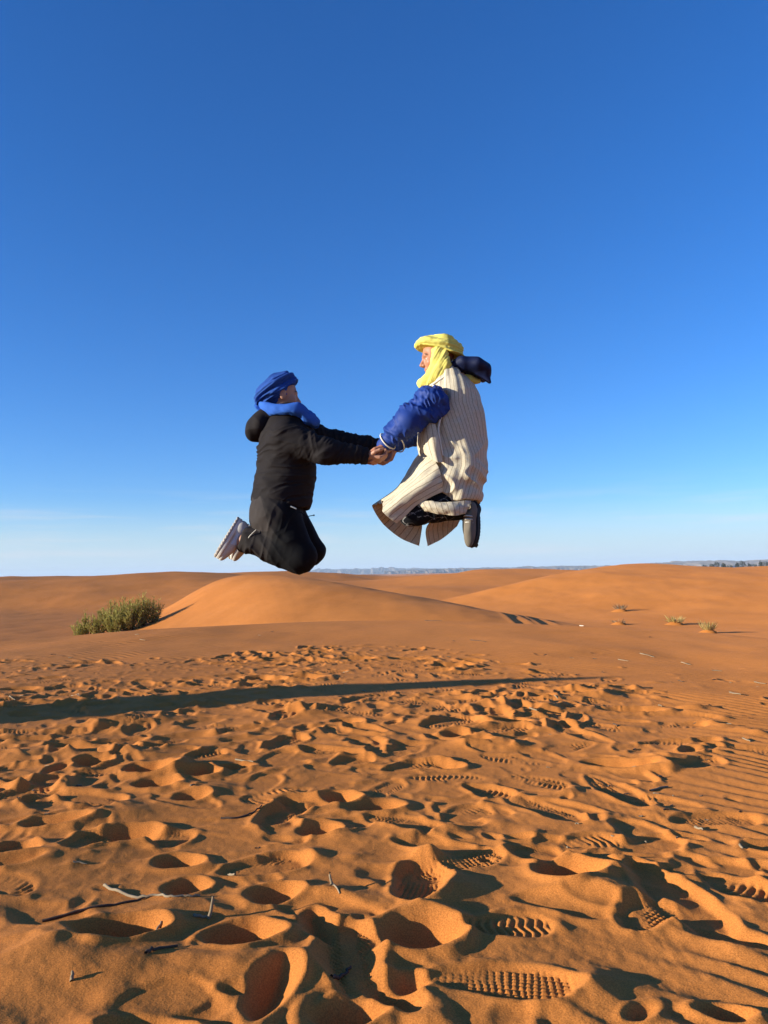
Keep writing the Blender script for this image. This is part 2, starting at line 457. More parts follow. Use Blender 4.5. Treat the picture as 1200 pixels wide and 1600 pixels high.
for p0, p1, wd, dep, tr, toe in (
        ((668, 1532), (905, 1548), .105, .016, 'grid', .9), ((728, 1452), (862, 1450), .10, .014, 'wave', .3), ((560, 1575), (540, 1448), .10, .022, 'dots', .6),
        ((785, 1243), (912, 1290), .10, .015, 'grid', .5), ((725, 1228), (800, 1246), .10, .020, 'bars', .4), ((918, 1212), (1012, 1266), .11, .016, 'grid', .7),
        ((965, 1330), (1068, 1318), .10, .018, 'bars', .3), ((985, 1352), (1135, 1470), .11, .028, 'long', .4), ((1095, 1372), (1215, 1412), .12, .020, 'bars', .3),
        ((600, 1205), (682, 1190), .11, .02, 'wave', .5), ((415, 1172), (472, 1150), .12, .03, 'bars', .5), ((405, 1292), (470, 1255), .12, .03, 'grid', .6),
        ((575, 1275), (690, 1300), .11, .016, 'grid', .5), ((290, 1186), (350, 1175), .12, .024, 'wave', .4), ((95, 1238), (190, 1256), .11, .02, 'dots', .3),
        ((345, 1368), (478, 1342), .11, .022, 'dots', .6), ((640, 1420), (668, 1352), .12, .035, 'grid', .8), ((45, 1062), (100, 1056), .14, .02, 'bars', .3),
        ((72, 1074), (125, 1068), .14, .02, 'bars', .3), ((120, 1104), (182, 1094), .14, .02, 'bars', .3), ((80, 1158), (118, 1142), .13, .02, 'bars', .3),
        ((-20, 1340), (52, 1318), .12, .03, 'grid', .4), ((425, 1128), (462, 1112), .13, .025, 'bars', .5), ((520, 1196), (580, 1184), .11, .025, 'bars', .5),
        ((610, 1092), (700, 1110), .13, .015, 'grid', .3), ((660, 1140), (740, 1125), .13, .015, 'grid', .3), ((735, 1148), (830, 1140), .13, .015, 'bars', .3),
        ((980, 1455), (1042, 1415), .10, .022, 'grid', .4), ((795, 1330), (875, 1345), .11, .016, 'dots', .4), ((300, 1300), (240, 1318), .11, .02, 'dots', .4),
        ((535, 1100), (610, 1085), .13, .018, 'bars', .3), ((110, 1330), (165, 1300), .12, .02, 'grid', .4), ((700, 1285), (760, 1262), .11, .014, 'wave', .4),
        ((880, 1325), (965, 1318), .10, .012, 'bars', .3), ((180, 1585), (330, 1560), .10, .006, 'none', .2)):
    (hx, hy), (tx, ty) = G(*p0), G(*p1)
    footprint(hx, hy, tx, ty, wd, dep * 0.62, tr, toe)

# --- loose sand slides: no slope steeper than its angle of repose
lim = math.tan(R(36)) * CELL
for it in range(46):
    for ax in (0, 1):
        d = np.diff(H, axis=ax)
        ex = np.clip(np.abs(d) - lim, 0, None) * np.sign(d) * 0.24
        if ax == 0: H[:-1] += ex; H[1:] -= ex
        else: H[:, :-1] += ex; H[:, 1:] -= ex
# a breath of smoothing
for _ in range(1):
    H[1:-1] = 0.25 * H[:-2] + 0.5 * H[1:-1] + 0.25 * H[2:]
    H[:, 1:-1] = 0.25 * H[:, :-2] + 0.5 * H[:, 1:-1] + 0.25 * H[:, 2:]
# blend the map to nothing at its edges
edge = np.minimum(np.minimum(GXX - GX0, GX1 - GXX), np.minimum((GYY - GY0) * 4, GY1 - GYY))
H *= smooth01(edge / 1.0)
del GXX, GYY

def detail(x, y):
    """the height map sampled at any points"""
    fx = (x - GX0) / CELL; fy = (y - GY0) / CELL
    ok = (fx > 0) & (fx < NX - 1.01) & (fy > 0) & (fy < NY - 1.01)
    fx = np.clip(fx, 0, NX - 1.01); fy = np.clip(fy, 0, NY - 1.01)
    i = fx.astype(np.int32); j = fy.astype(np.int32); u = fx - i; v = fy - j
    z = (H[j, i] * (1 - u) + H[j, i + 1] * u) * (1 - v) + (H[j + 1, i] * (1 - u) + H[j + 1, i + 1] * u) * v
    return np.where(ok, z, 0)

def lerp_pts(x, xs, ys): return np.interp(x, xs, ys)

def far_height(x, y):
    """dunes and plain beyond the near rise"""
    r = np.hypot(x, y)
    z = -1.45 + 0.12 * fbm2(x / 9, y / 9, 3, 70)
    z = z + 0.035 * fbm2(x / 1.7, y / 2.4, 3, 77) * (1 - smooth01((r - 40) / 60.0))
    # bright dune left of the middle: steep to the left, long and low to the right
    def bump(x, y, cx, cy, hh, sl, sr, sf, sb, px=2.0):
        dx = x - cx; dy = y - cy
        ux = np.where(dx < 0, np.abs(dx) / sl, np.abs(dx) / sr); uy = np.where(dy < 0, np.abs(dy) / sf, np.abs(dy) / sb)
        return hh * np.exp(-ux ** px * 0.7) * np.exp(-uy ** 2 * 0.7)
    xs = x - (34.0 - np.clip(y, 14, 60)) * 0.27 * np.exp(-((x + 5) / 6) ** 2)
    HX = [-30, -12.5, -11, -10, -9, -8, -7.2, -6.4, -5.5, -4, 4.4, 9, 16]
    HZ = [-1.45, -1.4, -1.15, -0.72, -0.15, 0.42, 0.74, 0.90, 0.88, 0.64, -0.68, -1.3, -1.45]
    hr = sum(np.interp(xs + o, HX, HZ) * w for o, w in ((-1.5, .08), (-1.0, .13), (-.5, .18), (0, .22), (.5, .18), (1.0, .13), (1.5, .08))) + 1.45 + 0.05
    yr = 34.0 - np.clip(x + 6.5, -3, 14) * 1.08
    u = (y - yr)
    za = -1.45 + hr * np.exp(-(np.where(u < 0, u / 10.5, u / 9.0)) ** 2)
    # broad dune across the right
    ex = lerp_pts(y, [20, 30, 50, 60, 90], [14.0, 8.0, 3.0, 9.0, 20.0])
    sx = smooth01((x - ex) / 12.0)
    sy = smooth01((y - 25.0) / 38.0) * (1 - 0.8 * smooth01((y - 64) / 40.0))
    z = z + (2.52 - 0.38 * smooth01((x - 18) / 12.0)) * np.sqrt(np.clip(sx, 0, 1)) * sy - 0.40 * smooth01((x - 6) / 10.0) * smooth01((36 - y) / 12.0)
    # left: sand climbs gently behind the shrub, sunk towards the west
    z = z + 2.15 * smooth01((y - 24) / 44.0) * smooth01((-x - 1.5 + 0.12 * np.clip(y - 35, 0, 60)) / (6.0 + 0.45 * np.clip(y - 35, 0, 60))) * (1 - 0.10 * smooth01((-x - 12) / 40.0))
    z = z - 0.11 * np.clip(-x - 4, 0, 26) * smooth01((y - 12) / 8.0) * (1 - smooth01((y - 42) / 36.0))
    za = za + 0.025 * fbm2(x / 1.7, y / 2.4, 3, 78)
    z = np.maximum(z, za) + 0.14 * np.exp(-np.abs(z - za) / 0.22)
    z = z + bump(x, y, -24.0, 82.0, 0.70, 9, 14, 10, 12, 2.0) + bump(x, y, -48, 88, 0.55, 12, 9, 10, 10)
    z = z + bump(x, y, 1.5, 62.0, 0.75, 5, 10, 9, 8, 1.6) + bump(x, y, 12.0, 84.0, 0.9, 7, 12, 9, 9, 1.6)
    z = z + bump(x, y, 6.0, 100.0, 1.7, 10, 16, 22, 16, 1.6) + bump(x, y, 16.0, 130.0, 2.5, 9, 22, 16, 16, 1.7) + bump(x, y, -9, 140, 1.9, 16, 9, 16, 14, 1.6)
    far = smooth01((r - 80) / 120.0) * (1 - smooth01((r - 900) / 900.0))
    rid = 1 - np.abs(noise2(x / 46 + 3, y / 60 + 1, 90)) * 1.6
    z = z + far * smooth01((0.22 - x / (np.abs(y) + 1)) / 0.2) * (1.5 * rid + 0.7 * noise2(x / 120, y / 120, 95) - 0.3)
    z = np.where(y < 5, -1.45 + 0.3 * fbm2(x / 20, y / 20, 3, 75), z)
    z = z - 2.0 * smooth01((r - 150) / 700)
    z = z * (1 - smooth01((r - 2500) / 4000)) - 4.0 * smooth01((r - 2500) / 4000)
    # tyre tracks coming over the low saddle
    for (ax, ay), (bx, by) in (((3.57, 22.8), (3.35, 16.5)), ((4.35, 22.8), (3.98, 16.5))):
        t = np.clip(((x - ax) * (bx - ax) + (y - ay) * (by - ay)) / ((bx - ax) ** 2 + (by - ay) ** 2), 0, 1)
        d = np.hypot(x - ax - t * (bx - ax), y - ay - t * (by - ay))
        z = z - 0.022 * np.exp(-(d / 0.12) ** 2) + 0.010 * np.exp(-((d - 0.26) / 0.09) ** 2)
    return z

def base_height(x, y):
    """the near rise: a low dome the photographer crouches on, dropping behind its crest"""
    zn = near_dome(x, y)
    r = np.hypot(x, y)
    rc = 11.2 + 0.35 * noise2(x / 2.5, y / 2.5, 66)
    k = smooth01((r - rc + 0.6) / 6.5)
    return zn * (1 - k) + far_height(x, y) * k

# --- the ground mesh: one polar sheet, fine where one stands near it
f_ang = np.linspace(R(-35), R(35), 1040)
side = [R(35)]
st = R(0.12)
while side[-1] < R(180) - 0.02:
    st = min(st * 1.16, R(4)); side.append(min(side[-1] + st, math.pi))
side = np.array(side[1:])
ang = np.concatenate([-side[::-1][1:], f_ang, side])        # last one = 180 deg; the first joins it
NA = len(ang)
rows = [0.25]
while rows[-1] < 13.2:
    r = rows[-1]
    rows.append(r + (0.03 if r < 1.15 else min(max(r * r / 615 * 0.85, 0.0016), 0.026)))
n_near = len(rows)
while rows[-1] < 14000:
    r = rows[-1]
    rows.append(r * (1.006 if r < 60 else 1.012 if r < 300 else 1.05))
rows = np.array(rows)
NR = len(rows)
AA, RR = np.meshgrid(ang, rows)
GXm = (RR * np.sin(AA)); GYm = (RR * np.cos(AA))
Z = np.empty_like(GXm)
nr2 = np.searchsorted(rows, 11.5)
Z[:] = base_height(GXm, GYm)
Z[:nr2] += detail(GXm[:nr2], GYm[:nr2])
# finest relief: crumbs and pock marks in the trodden sand
nearx, neary = GXm[:nr2], GYm[:nr2]
Z[:nr2] += 0.0007 * fbm2(nearx * 42, neary * 42, 2, 12) * np.clip(1.2 - RR[:nr2] / 7, 0, 1)

# --- shoe treads, cut into the mesh itself
def tread_relief(kind, u, v, L, wd):
    s = u * L
    if kind == 'bars': p = s / 0.022 + 0.25 * np.abs(v) / 0.022
    elif kind == 'wave': p = s / 0.020 + 0.55 * np.abs(((v / 0.034) % 2) - 1)
    elif kind == 'long': p = v / 0.021 + 0.3 * np.sin(u * 5)
    else: p = None
    if p is not None:
        return np.clip(np.sin(p * 2 * math.pi) * 1.6, -1, 1)
    a = np.sin(s / 0.0135 * 2 * math.pi); b = np.sin(v / 0.0135 * 2 * math.pi + (s / 0.027 * math.pi if kind == 'dots' else 0))
    if kind == 'dots':
        return np.clip(a * b * 2.0, -1, 1) * (np.abs(v) > wd * 0.18) 
    return np.clip(np.minimum(a, b) * 2 + 0.6, -1, 1)
for hx, hy, an, L, wd, kind in STAMPS:
    if kind == 'none': continue
    mx, my = hx + 0.5 * L * math.cos(an), hy + 0.5 * L * math.sin(an)
    rr = math.hypot(mx, my); az = math.atan2(mx, my)
    if abs(az) > R(34) or rr > 9: continue
    j0, j1 = np.searchsorted(rows, [rr - L, rr + L]); i0, i1 = np.searchsorted(ang, [az - L / rr, az + L / rr])
    X, Y = GXm[j0:j1, i0:i1] - hx, GYm[j0:j1, i0:i1] - hy
    c, s = math.cos(an), math.sin(an)
    u = (X * c + Y * s) / L; v = -X * s + Y * c
    d = np.maximum(sole(u, v, L, wd), np.maximum(-u, u - 1) * L)
    k = smooth01((0.0 - d) / 0.012)
    u = u + .012 * noise2(X * 30 + hx, Y * 30, 7); v = v + .004 * noise2(X * 26, Y * 26 + hy, 8)
    worn = np.clip(0.65 + 1.1 * noise2(X * 14 + hx * 9, Y * 16 + hy * 7, 3), 0.0, 1.2)
    dd = detail(GXm[j0:j1, i0:i1], GYm[j0:j1, i0:i1])
    Z[j0:j1, i0:i1] += (0.0017 if kind in ('grid', 'dots') else 0.0022) * k * worn * tread_relief(kind, u, v, L, wd)

idx = np.arange(NR * NA).reshape(NR, NA)
V = np.stack([GXm, GYm, Z], -1).reshape(-1, 3)
def sheet(name, r0, r1, kind='structure'):
    a = idx[r0:r1 - 1, :]; b = idx[r0 + 1:r1, :]
    a2 = np.roll(a, -1, 1); b2 = np.roll(b, -1, 1)
    Q = np.stack([a, a2, b2, b], -1).reshape(-1, 4)[:, ::-1]
    lo = r0 * NA
    T = None
    VV = V[lo:r1 * NA]
    Q = Q - lo
    if r0 == 0:                                              # close the middle
        VV = np.concatenate([VV, [[0, 0, float(Z[0].mean())]]])
        c = len(VV) - 1
        T = np.stack([np.arange(NA), np.roll(np.arange(NA), -1), np.full(NA, c)], -1)[:, ::-1]
    o = bpy.data.objects.new(name, np_mesh(name, VV, Q, T, M_SAND))
    return put(o, kind=kind)
sheet('sand', 0, n_near)
sheet('dunes', n_near - 1, NR)

def ground_z(x, y):
    x = np.asarray(x, float); y = np.asarray(y, float)
    z = base_height(x, y)
    return z + np.where(np.hypot(x, y) < 11.5, detail(x, y), 0)
# ================================================================== modelling by distance fields
# bodies and clothes are blended from round cones and elliptical lofts, then meshed
PD = 4.40                                        # how far away the two people are
PXM = PD / FOC                                   # metres per photo pixel at that distance
def p(px, py, dy=0.0): return W(px, py, PD + dy).astype(F32)
YAX = np.array([0, 1, 0], F32)

def smin(a, b, k):
    h = np.clip(0.5 + 0.5 * (b - a) / k, 0, 1)
    return b + (a - b) * h - k * h * (1 - h)
def smax(a, b, k): return -smin(-a, -b, k)
def unite(k, *ds):
    d = ds[0]
    for e in ds[1:]: d = smin(d, e, k)
    return d
def cone(P, a, b, ra, rb):
    ba = b - a
    t = np.clip(((P - a) @ ba) / (ba @ ba + 1e-12), 0, 1)
    return np.linalg.norm(P - a - t[:, None] * ba, axis=1) - (ra + (rb - ra) * t)
def chain(P, pts, rs, k=0.02):
    return unite(k, *[cone(P, pts[i], pts[i + 1], rs[i], rs[i + 1]) for i in range(len(pts) - 1)])
def ellip(P, c, ax, r):
    """ellipsoid: ax = three unit axes as rows, r = radii"""
    q = ((P - c) @ np.asarray(ax, F32).T) / np.asarray(r, F32)
    k0 = np.linalg.norm(q, axis=1); k1 = np.linalg.norm(q / np.asarray(r, F32), axis=1)
    return k0 * (k0 - 1) / (k1 + 1e-9)
def loft(P, secs, k=0.03):
    """secs: (centre, half width in the picture plane, half depth)"""
    d = None
    for (c0, a0, b0), (c1, a1, b1) in zip(secs[:-1], secs[1:]):
        ba = c1 - c0; L = np.linalg.norm(ba); u = ba / L
        w = np.cross(u, YAX); w /= np.linalg.norm(w); v = np.cross(w, u)
        q = P - c0
        s = q @ u; t = np.clip(s / L, 0, 1)
        a = a0 + (a1 - a0) * t; b = b0 + (b1 - b0) * t
        e = np.where(s < 0, -s, np.where(s > L, s - L, 0))
        x = (q @ w) / a; y = (q @ v) / b; z = e / np.minimum(a, b)
        k0 = np.sqrt(x * x + y * y + z * z) + 1e-9
        k1 = np.sqrt((x / a) ** 2 + (y / b) ** 2 + (z / np.minimum(a, b)) ** 2) + 1e-9
        e_ = k0 * (k0 - 1) / k1
        d = e_ if d is None else smin(d, e_, k)
    return d
def plane(P, pt, n):
    n = np.asarray(n, F32); n = n / np.linalg.norm(n)
    return (P - pt) @ n
def unit(v):
    v = np.asarray(v, F32); return v / (np.linalg.norm(v) + 1e-12)
def frame(x, z):
    """axes with x forward and z as near up as can be (rows)"""
    x = unit(x); y = unit(np.cross(z, x)); return np.stack([x, y, np.cross(x, y)]).astype(F32)

def grow(f, lo, hi, h=0.004):
    """mesh the zero surface of f: surface nets on the blocks that touch it"""
    lo = np.asarray(lo, F32); hi = np.asarray(hi, F32)
    B = 8
    nb = np.ceil((hi - lo) / (h * B)).astype(int)
    bi = np.stack(np.meshgrid(*[np.arange(n) for n in nb], indexing='ij'), -1).reshape(-1, 3)
    cen = lo + (bi + 0.5) * (h * B)
    fc = f(cen.astype(F32))
    n = nb * B
    D = np.repeat(np.repeat(np.repeat(np.where(fc < 0, -1, 1).astype(F32).reshape(nb), B, 0), B, 1), B, 2)
    act = bi[np.abs(fc) < h * B * 1.75]
    off = np.stack(np.meshgrid(*[np.arange(B)] * 3, indexing='ij'), -1).reshape(-1, 3)
    for s in range(0, len(act), 1500):
        I = (act[s:s + 1500, None, :] * B + off[None]).reshape(-1, 3)
        D[I[:, 0], I[:, 1], I[:, 2]] = f((lo + I * h).astype(F32))
    S = D < 0
    cn = n - 1
    cnt = np.zeros(cn, np.int8)
    for i in (0, 1):
        for j in (0, 1):
            for k in (0, 1):
                cnt += S[i:i + cn[0], j:j + cn[1], k:k + cn[2]]
    cells = np.argwhere((cnt > 0) & (cnt < 8))
    vid = np.full(cn, -1, np.int32); vid[cells[:, 0], cells[:, 1], cells[:, 2]] = np.arange(len(cells))
    acc = np.zeros((len(cells), 3), F32); num = np.zeros(len(cells), F32)
    cr = [(i, j, k) for i in (0, 1) for j in (0, 1) for k in (0, 1)]
    val = {c: D[cells[:, 0] + c[0], cells[:, 1] + c[1], cells[:, 2] + c[2]] for c in cr}
    for a in cr:
        for ax in range(3):
            if a[ax]: continue
            b = list(a); b[ax] = 1; b = tuple(b)
            m = (val[a] < 0) != (val[b] < 0)
            t = np.where(m, val[a] / np.where(m, val[a] - val[b], 1), 0)
            pt = np.zeros((len(cells), 3), F32) + np.array(a, F32); pt[:, ax] += t
            acc += np.where(m[:, None], pt, 0); num += m
    V = lo + (cells + acc / num[:, None]) * h
    quads = []
    for ax in range(3):
        o1, o2 = (ax + 1) % 3, (ax + 2) % 3
        sl0 = [slice(0, n[i] - 1) for i in range(3)]; sl1 = list(sl0)
        sl0[ax] = slice(0, n[ax] - 1); sl1[ax] = slice(1, n[ax])
        a, b = S[tuple(sl0)], S[tuple(sl1)]
        e = np.argwhere(a != b)
        e = e[(e[:, o1] > 0) & (e[:, o2] > 0)]
        flip = a[e[:, 0], e[:, 1], e[:, 2]]
        def vv(d1, d2):
            q = e.copy(); q[:, o1] -= d1; q[:, o2] -= d2
            return vid[q[:, 0], q[:, 1], q[:, 2]]
        Q = np.stack([vv(1, 1), vv(0, 1), vv(0, 0), vv(1, 0)], -1)
        Q[~flip] = Q[~flip][:, ::-1]
        quads.append(Q)
    Q = np.concatenate(quads)
    Q = Q[(Q >= 0).all(1)]
    return V.astype(F32), Q

def vnormals(V, Q):
    nrm = np.cross(V[Q[:, 2]] - V[Q[:, 0]], V[Q[:, 3]] - V[Q[:, 1]])
    N = np.zeros_like(V)
    for k in range(4): np.add.at(N, Q[:, k], nrm)
    return N / (np.linalg.norm(N, axis=1, keepdims=True) + 1e-12)
def relax(V, Q, n=1, w=0.5):
    for _ in range(n):
        A = np.zeros_like(V); c = np.zeros(len(V), F32)
        for k in range(4):
            for j in (1, 3):
                np.add.at(A, Q[:, k], V[Q[:, (k + j) % 4]]); np.add.at(c, Q[:, k], 1)
        V = V * (1 - w) + w * A / c[:, None]
    return V

def solid(name, f, lo, hi, mat, parent, h=0.004, wrinkle=None, attrs=None, label=None, smooth_n=1):
    """a part (or thing) made from a distance field; wrinkle(V) moves the skin along its normals"""
    V, Q = grow(f, lo, hi, h)
    V = relax(V, Q, smooth_n, 0.4)
    if wrinkle is not None:
        V = V + vnormals(V, Q) * wrinkle(V)[:, None]
    at = {k: g(V) for k, g in (attrs or {}).items()}
    o = parent
    while o.parent: o = o.parent
    me = np_mesh(name, V - np.array(o.location, F32), Q, None, mat, True, at)
    ob = bpy.data.objects.new(name, me)
    return put(ob, parent, label)

def tube_mesh(paths, n=6):
    """paths: list of (points, radii); returns one V, Q"""
    Vs, Qs, base = [], [], 0
    for pts, rs in paths:
        pts = np.asarray(pts, F32); m = len(pts)
        tan = np.gradient(pts, axis=0)
        tan /= np.linalg.norm(tan, axis=1, keepdims=True) + 1e-9
        ref = np.array([0, 0, 1], F32) if abs(tan[0][2]) < 0.9 else np.array([1, 0, 0], F32)
        u = np.cross(tan, ref); u /= np.linalg.norm(u, axis=1, keepdims=True) + 1e-9
        v = np.cross(tan, u)
        th = np.arange(n) * 2 * math.pi / n
        R_ = np.broadcast_to(np.asarray(rs, F32), (m,)).copy()
        ring = pts[:, None] + R_[:, None, None] * (u[:, None] * np.cos(th)[None, :, None] + v[:, None] * np.sin(th)[None, :, None])
        Vs.append(ring.reshape(-1, 3))
        i = np.arange(m - 1)[:, None] * n; j = np.arange(n)[None]; j2 = (j + 1) % n
        Qs.append(np.stack([i + j, i + n + j, i + n + j2, i + j2], -1).reshape(-1, 4) + base)
        # end caps pinch to the axis
        c0, c1 = base + m * n, base + m * n + 1
        Vs.append(np.stack([pts[0], pts[-1]]))
        Qs.append(np.array([[base + k, base + (k + 1) % n, c0, c0] for k in range(0)], int).reshape(-1, 4))
        base += m * n + 2
    return np.concatenate(Vs), np.concatenate(Qs)
def tubes(name, paths, mat, parent, n=6, label=None):
    V, Q = tube_mesh(paths, n)
    o = parent
    while o.parent: o = o.parent
    ob = bpy.data.objects.new(name, np_mesh(name, V - np.array(o.location, F32), Q, None, mat))
    return put(ob, parent, label)

def spline(pts, m):
    """Catmull-Rom through points, m samples"""
    pts = np.asarray(pts, F32); n = len(pts)
    t = np.linspace(0, n - 1, m); i = np.clip(t.astype(int), 0, n - 2); f = (t - i)[:, None]
    if pts.ndim == 3: f = f[:, :, None]
    g = lambda k: pts[np.clip(i + k, 0, n - 1)]
    a, b, c, d = g(-1), g(0), g(1), g(2)
    return 0.5 * (2 * b + (c - a) * f + (2 * a - 5 * b + 4 * c - d) * f * f + (3 * b - a - 3 * c + d) * f ** 3)
def cloth_sheet(name, grid, mat, parent, nu=70, nv=90, thick=0.006, wrinkle=0.004, stripe0=0.0, label=None, seed=1.0):
    """a sheet of cloth through a coarse grid of points (rows x columns), with real thickness"""
    g = np.asarray(grid, F32)
    a = spline(g, nu); a = spline(np.swapaxes(a, 0, 1), nv); a = np.swapaxes(a, 0, 1)
    du = np.gradient(a, axis=0); dv = np.gradient(a, axis=1)
    N = np.cross(du, dv); N /= np.linalg.norm(N, axis=2, keepdims=True) + 1e-9
    arc = np.concatenate([np.zeros((nu, 1)), np.cumsum(np.linalg.norm(np.diff(a, axis=1), axis=2), 1)], 1)
    arc = arc.mean(0, keepdims=True) * 0.75 + arc * 0.25
    U = np.linspace(0, 1, nu)[:, None] + 0 * arc; 
    w = noise3(arc * 16 + seed * 7, U * 2.2 + seed, seed) + 0.5 * noise3(arc * 40, U * 5, seed + 3)
    a = a + N * (wrinkle * w)[..., None]
    top = a + N * thick / 2; bot = a - N * thick / 2
    V = np.concatenate([top.reshape(-1, 3), bot.reshape(-1, 3)])
    idx = np.arange(nu * nv).reshape(nu, nv); M = nu * nv
    q = np.stack([idx[:-1, :-1], idx[1:, :-1], idx[1:, 1:], idx[:-1, 1:]], -1).reshape(-1, 4)
    Q = [q, q[:, ::-1] + M]
    for e in (idx[0], idx[-1][::-1], idx[:, 0][::-1], idx[:, -1]):
        Q.append(np.stack([e[:-1], e[1:], e[1:] + M, e[:-1] + M], -1))
    st = np.tile((arc + stripe0).reshape(-1), 2)
    o = parent
    while o.parent: o = o.parent
    me = np_mesh(name, V - np.array(o.location, F32), np.concatenate(Q), None, mat, True, {'stripe': st})
    return put(bpy.data.objects.new(name, me), parent, label)

# ------------------------------------------------------------------ cloth, skin and shoe materials
def cloth_mat(name, color, rough=0.8, weave=900, bump=0.15, color2=None, fac_attr=None, spec=0.2, sheen=0.0, var=0.12, trans=0.0):
    m, n, l, b = mat_nodes(name)
    tc = n.new('ShaderNodeTexCoord')
    t = n.new('ShaderNodeTexNoise'); t.inputs['Scale'].default_value = 14; t.inputs['Detail'].default_value = 5
    l.new(tc.outputs['Object'], t.inputs['Vector'])
    r = n.new('ShaderNodeValToRGB')
    r.color_ramp.elements[0].position = 0.3; r.color_ramp.elements[0].color = tuple(c * (1 - var) for c in color) + (1,)
    r.color_ramp.elements[1].position = 0.7; r.color_ramp.elements[1].color = tuple(min(1, c * (1 + var)) for c in color) + (1,)
    l.new(t.outputs['Fac'], r.inputs['Fac'])
    out = r.outputs['Color']
    if color2:
        at = n.new('ShaderNodeAttribute'); at.attribute_name = fac_attr
        mx = n.new('ShaderNodeMix'); mx.data_type = 'RGBA'; mx.inputs['B'].default_value = tuple(color2) + (1,)
        l.new(at.outputs['Fac'], mx.inputs['Factor']); l.new(out, mx.inputs['A']); out = mx.outputs['Result']
    l.new(out, b.inputs['Base Color'])
    b.inputs['Roughness'].default_value = rough
    b.inputs['Specular IOR Level'].default_value = spec
    b.inputs['Sheen Weight'].default_value = sheen
    w = n.new('ShaderNodeTexNoise'); w.inputs['Scale'].default_value = weave; w.inputs['Detail'].default_value = 2
    l.new(tc.outputs['Object'], w.inputs['Vector'])
    bp = n.new('ShaderNodeBump'); bp.inputs['Strength'].default_value = bump; bp.inputs['Distance'].default_value = 0.001
    l.new(w.outputs['Fac'], bp.inputs['Height']); l.new(bp.outputs['Normal'], b.inputs['Normal'])
    if trans:
        tr = n.new('ShaderNodeBsdfTranslucent'); mxs = n.new('ShaderNodeMixShader'); mxs.inputs['Fac'].default_value = trans
        l.new(out, tr.inputs['Color']); l.new(b.outputs['BSDF'], mxs.inputs[1]); l.new(tr.outputs['BSDF'], mxs.inputs[2])
        l.new(mxs.outputs['Shader'], n['Material Output'].inputs['Surface'])
    return m

def striped_mat():
    """coarse cream wool with thin dark brown stripes; the stripes follow the weave attribute"""
    m, n, l, b = mat_nodes('striped_wool')
    at = n.new('ShaderNodeAttribute'); at.attribute_name = 'stripe'
    tc = n.new('ShaderNodeTexCoord')
    no = n.new('ShaderNodeTexNoise'); no.inputs['Scale'].default_value = 45; no.inputs['Detail'].default_value = 3
    l.new(tc.outputs['Object'], no.inputs['Vector'])
    ad = n.new('ShaderNodeMath'); ad.operation = 'MULTIPLY_ADD'; ad.inputs[1].default_value = 0.006
    l.new(no.outputs['Fac'], ad.inputs[0]); l.new(at.outputs['Fac'], ad.inputs[2])
    dv = n.new('ShaderNodeMath'); dv.operation = 'DIVIDE'; dv.inputs[1].default_value = 0.031
    l.new(ad.outputs[0], dv.inputs[0])
    fr = n.new('ShaderNodeMath'); fr.operation = 'PINGPONG'; fr.inputs[1].default_value = 0.5
    l.new(dv.outputs[0], fr.inputs[0])
    mr = n.new('ShaderNodeMapRange'); mr.inputs['From Min'].default_value = 0.09; mr.inputs['From Max'].default_value = 0.04
    mr.inputs['To Max'].default_value = 0.72
    l.new(fr.outputs[0], mr.inputs['Value'])
    r = n.new('ShaderNodeValToRGB')
    r.color_ramp.elements[0].position = 0.3; r.color_ramp.elements[0].color = (0.59, 0.49, 0.34, 1)
    r.color_ramp.elements[1].position = 0.7; r.color_ramp.elements[1].color = (0.71, 0.605, 0.435, 1)
    no2 = n.new('ShaderNodeTexNoise'); no2.inputs['Scale'].default_value = 120; no2.inputs['Detail'].default_value = 4
    l.new(tc.outputs['Object'], no2.inputs['Vector']); l.new(no2.outputs['Fac'], r.inputs['Fac'])
    mx = n.new('ShaderNodeMix'); mx.data_type = 'RGBA'; mx.inputs['B'].default_value = (0.22, 0.145, 0.09, 1)
    l.new(mr.outputs['Result'], mx.inputs['Factor']); l.new(r.outputs['Color'], mx.inputs['A'])
    l.new(mx.outputs['Result'], b.inputs['Base Color'])
    b.inputs['Roughness'].default_value = 0.95; b.inputs['Specular IOR Level'].default_value = 0.05
    bp = n.new('ShaderNodeBump'); bp.inputs['Strength'].default_value = 0.35; bp.inputs['Distance'].default_value = 0.002
    l.new(no2.outputs['Fac'], bp.inputs['Height']); l.new(bp.outputs['Normal'], b.inputs['Normal'])
    tr = n.new('ShaderNodeBsdfTranslucent'); mxs = n.new('ShaderNodeMixShader'); mxs.inputs['Fac'].default_value = 0.16
    l.new(mx.outputs['Result'], tr.inputs['Color']); l.new(b.outputs['BSDF'], mxs.inputs[1]); l.new(tr.outputs['BSDF'], mxs.inputs[2])
    l.new(mxs.outputs['Shader'], n['Material Output'].inputs['Surface'])
    return m
M_ROBE = striped_mat()
M_SKIN_W = cloth_mat('light_skin', (0.40, 0.195, 0.12), 0.5, 300, 0.05, spec=0.35, var=0.06)
M_SKIN_M = cloth_mat('tan_skin', (0.40, 0.165, 0.09), 0.5, 300, 0.05, spec=0.35, var=0.06)
M_BLACK_JACKET = cloth_mat('black_nylon', (0.016, 0.0125, 0.0125), 0.8, 700, 0.15, spec=0.10)
M_TROUSERS = cloth_mat('black_softshell', (0.005, 0.0045, 0.005), 0.8, 900, 0.1, (0.036, 0.028, 0.025), 'panel', spec=0.12)
M_BLUE_SCARF = cloth_mat('blue_scarf_cotton', (0.035, 0.115, 0.42), 0.85, 800, 0.2, spec=0.1, trans=0.12)
M_BLUE_TURBAN = cloth_mat('blue_turban_cotton', (0.022, 0.065, 0.25), 0.85, 800, 0.2, spec=0.1)
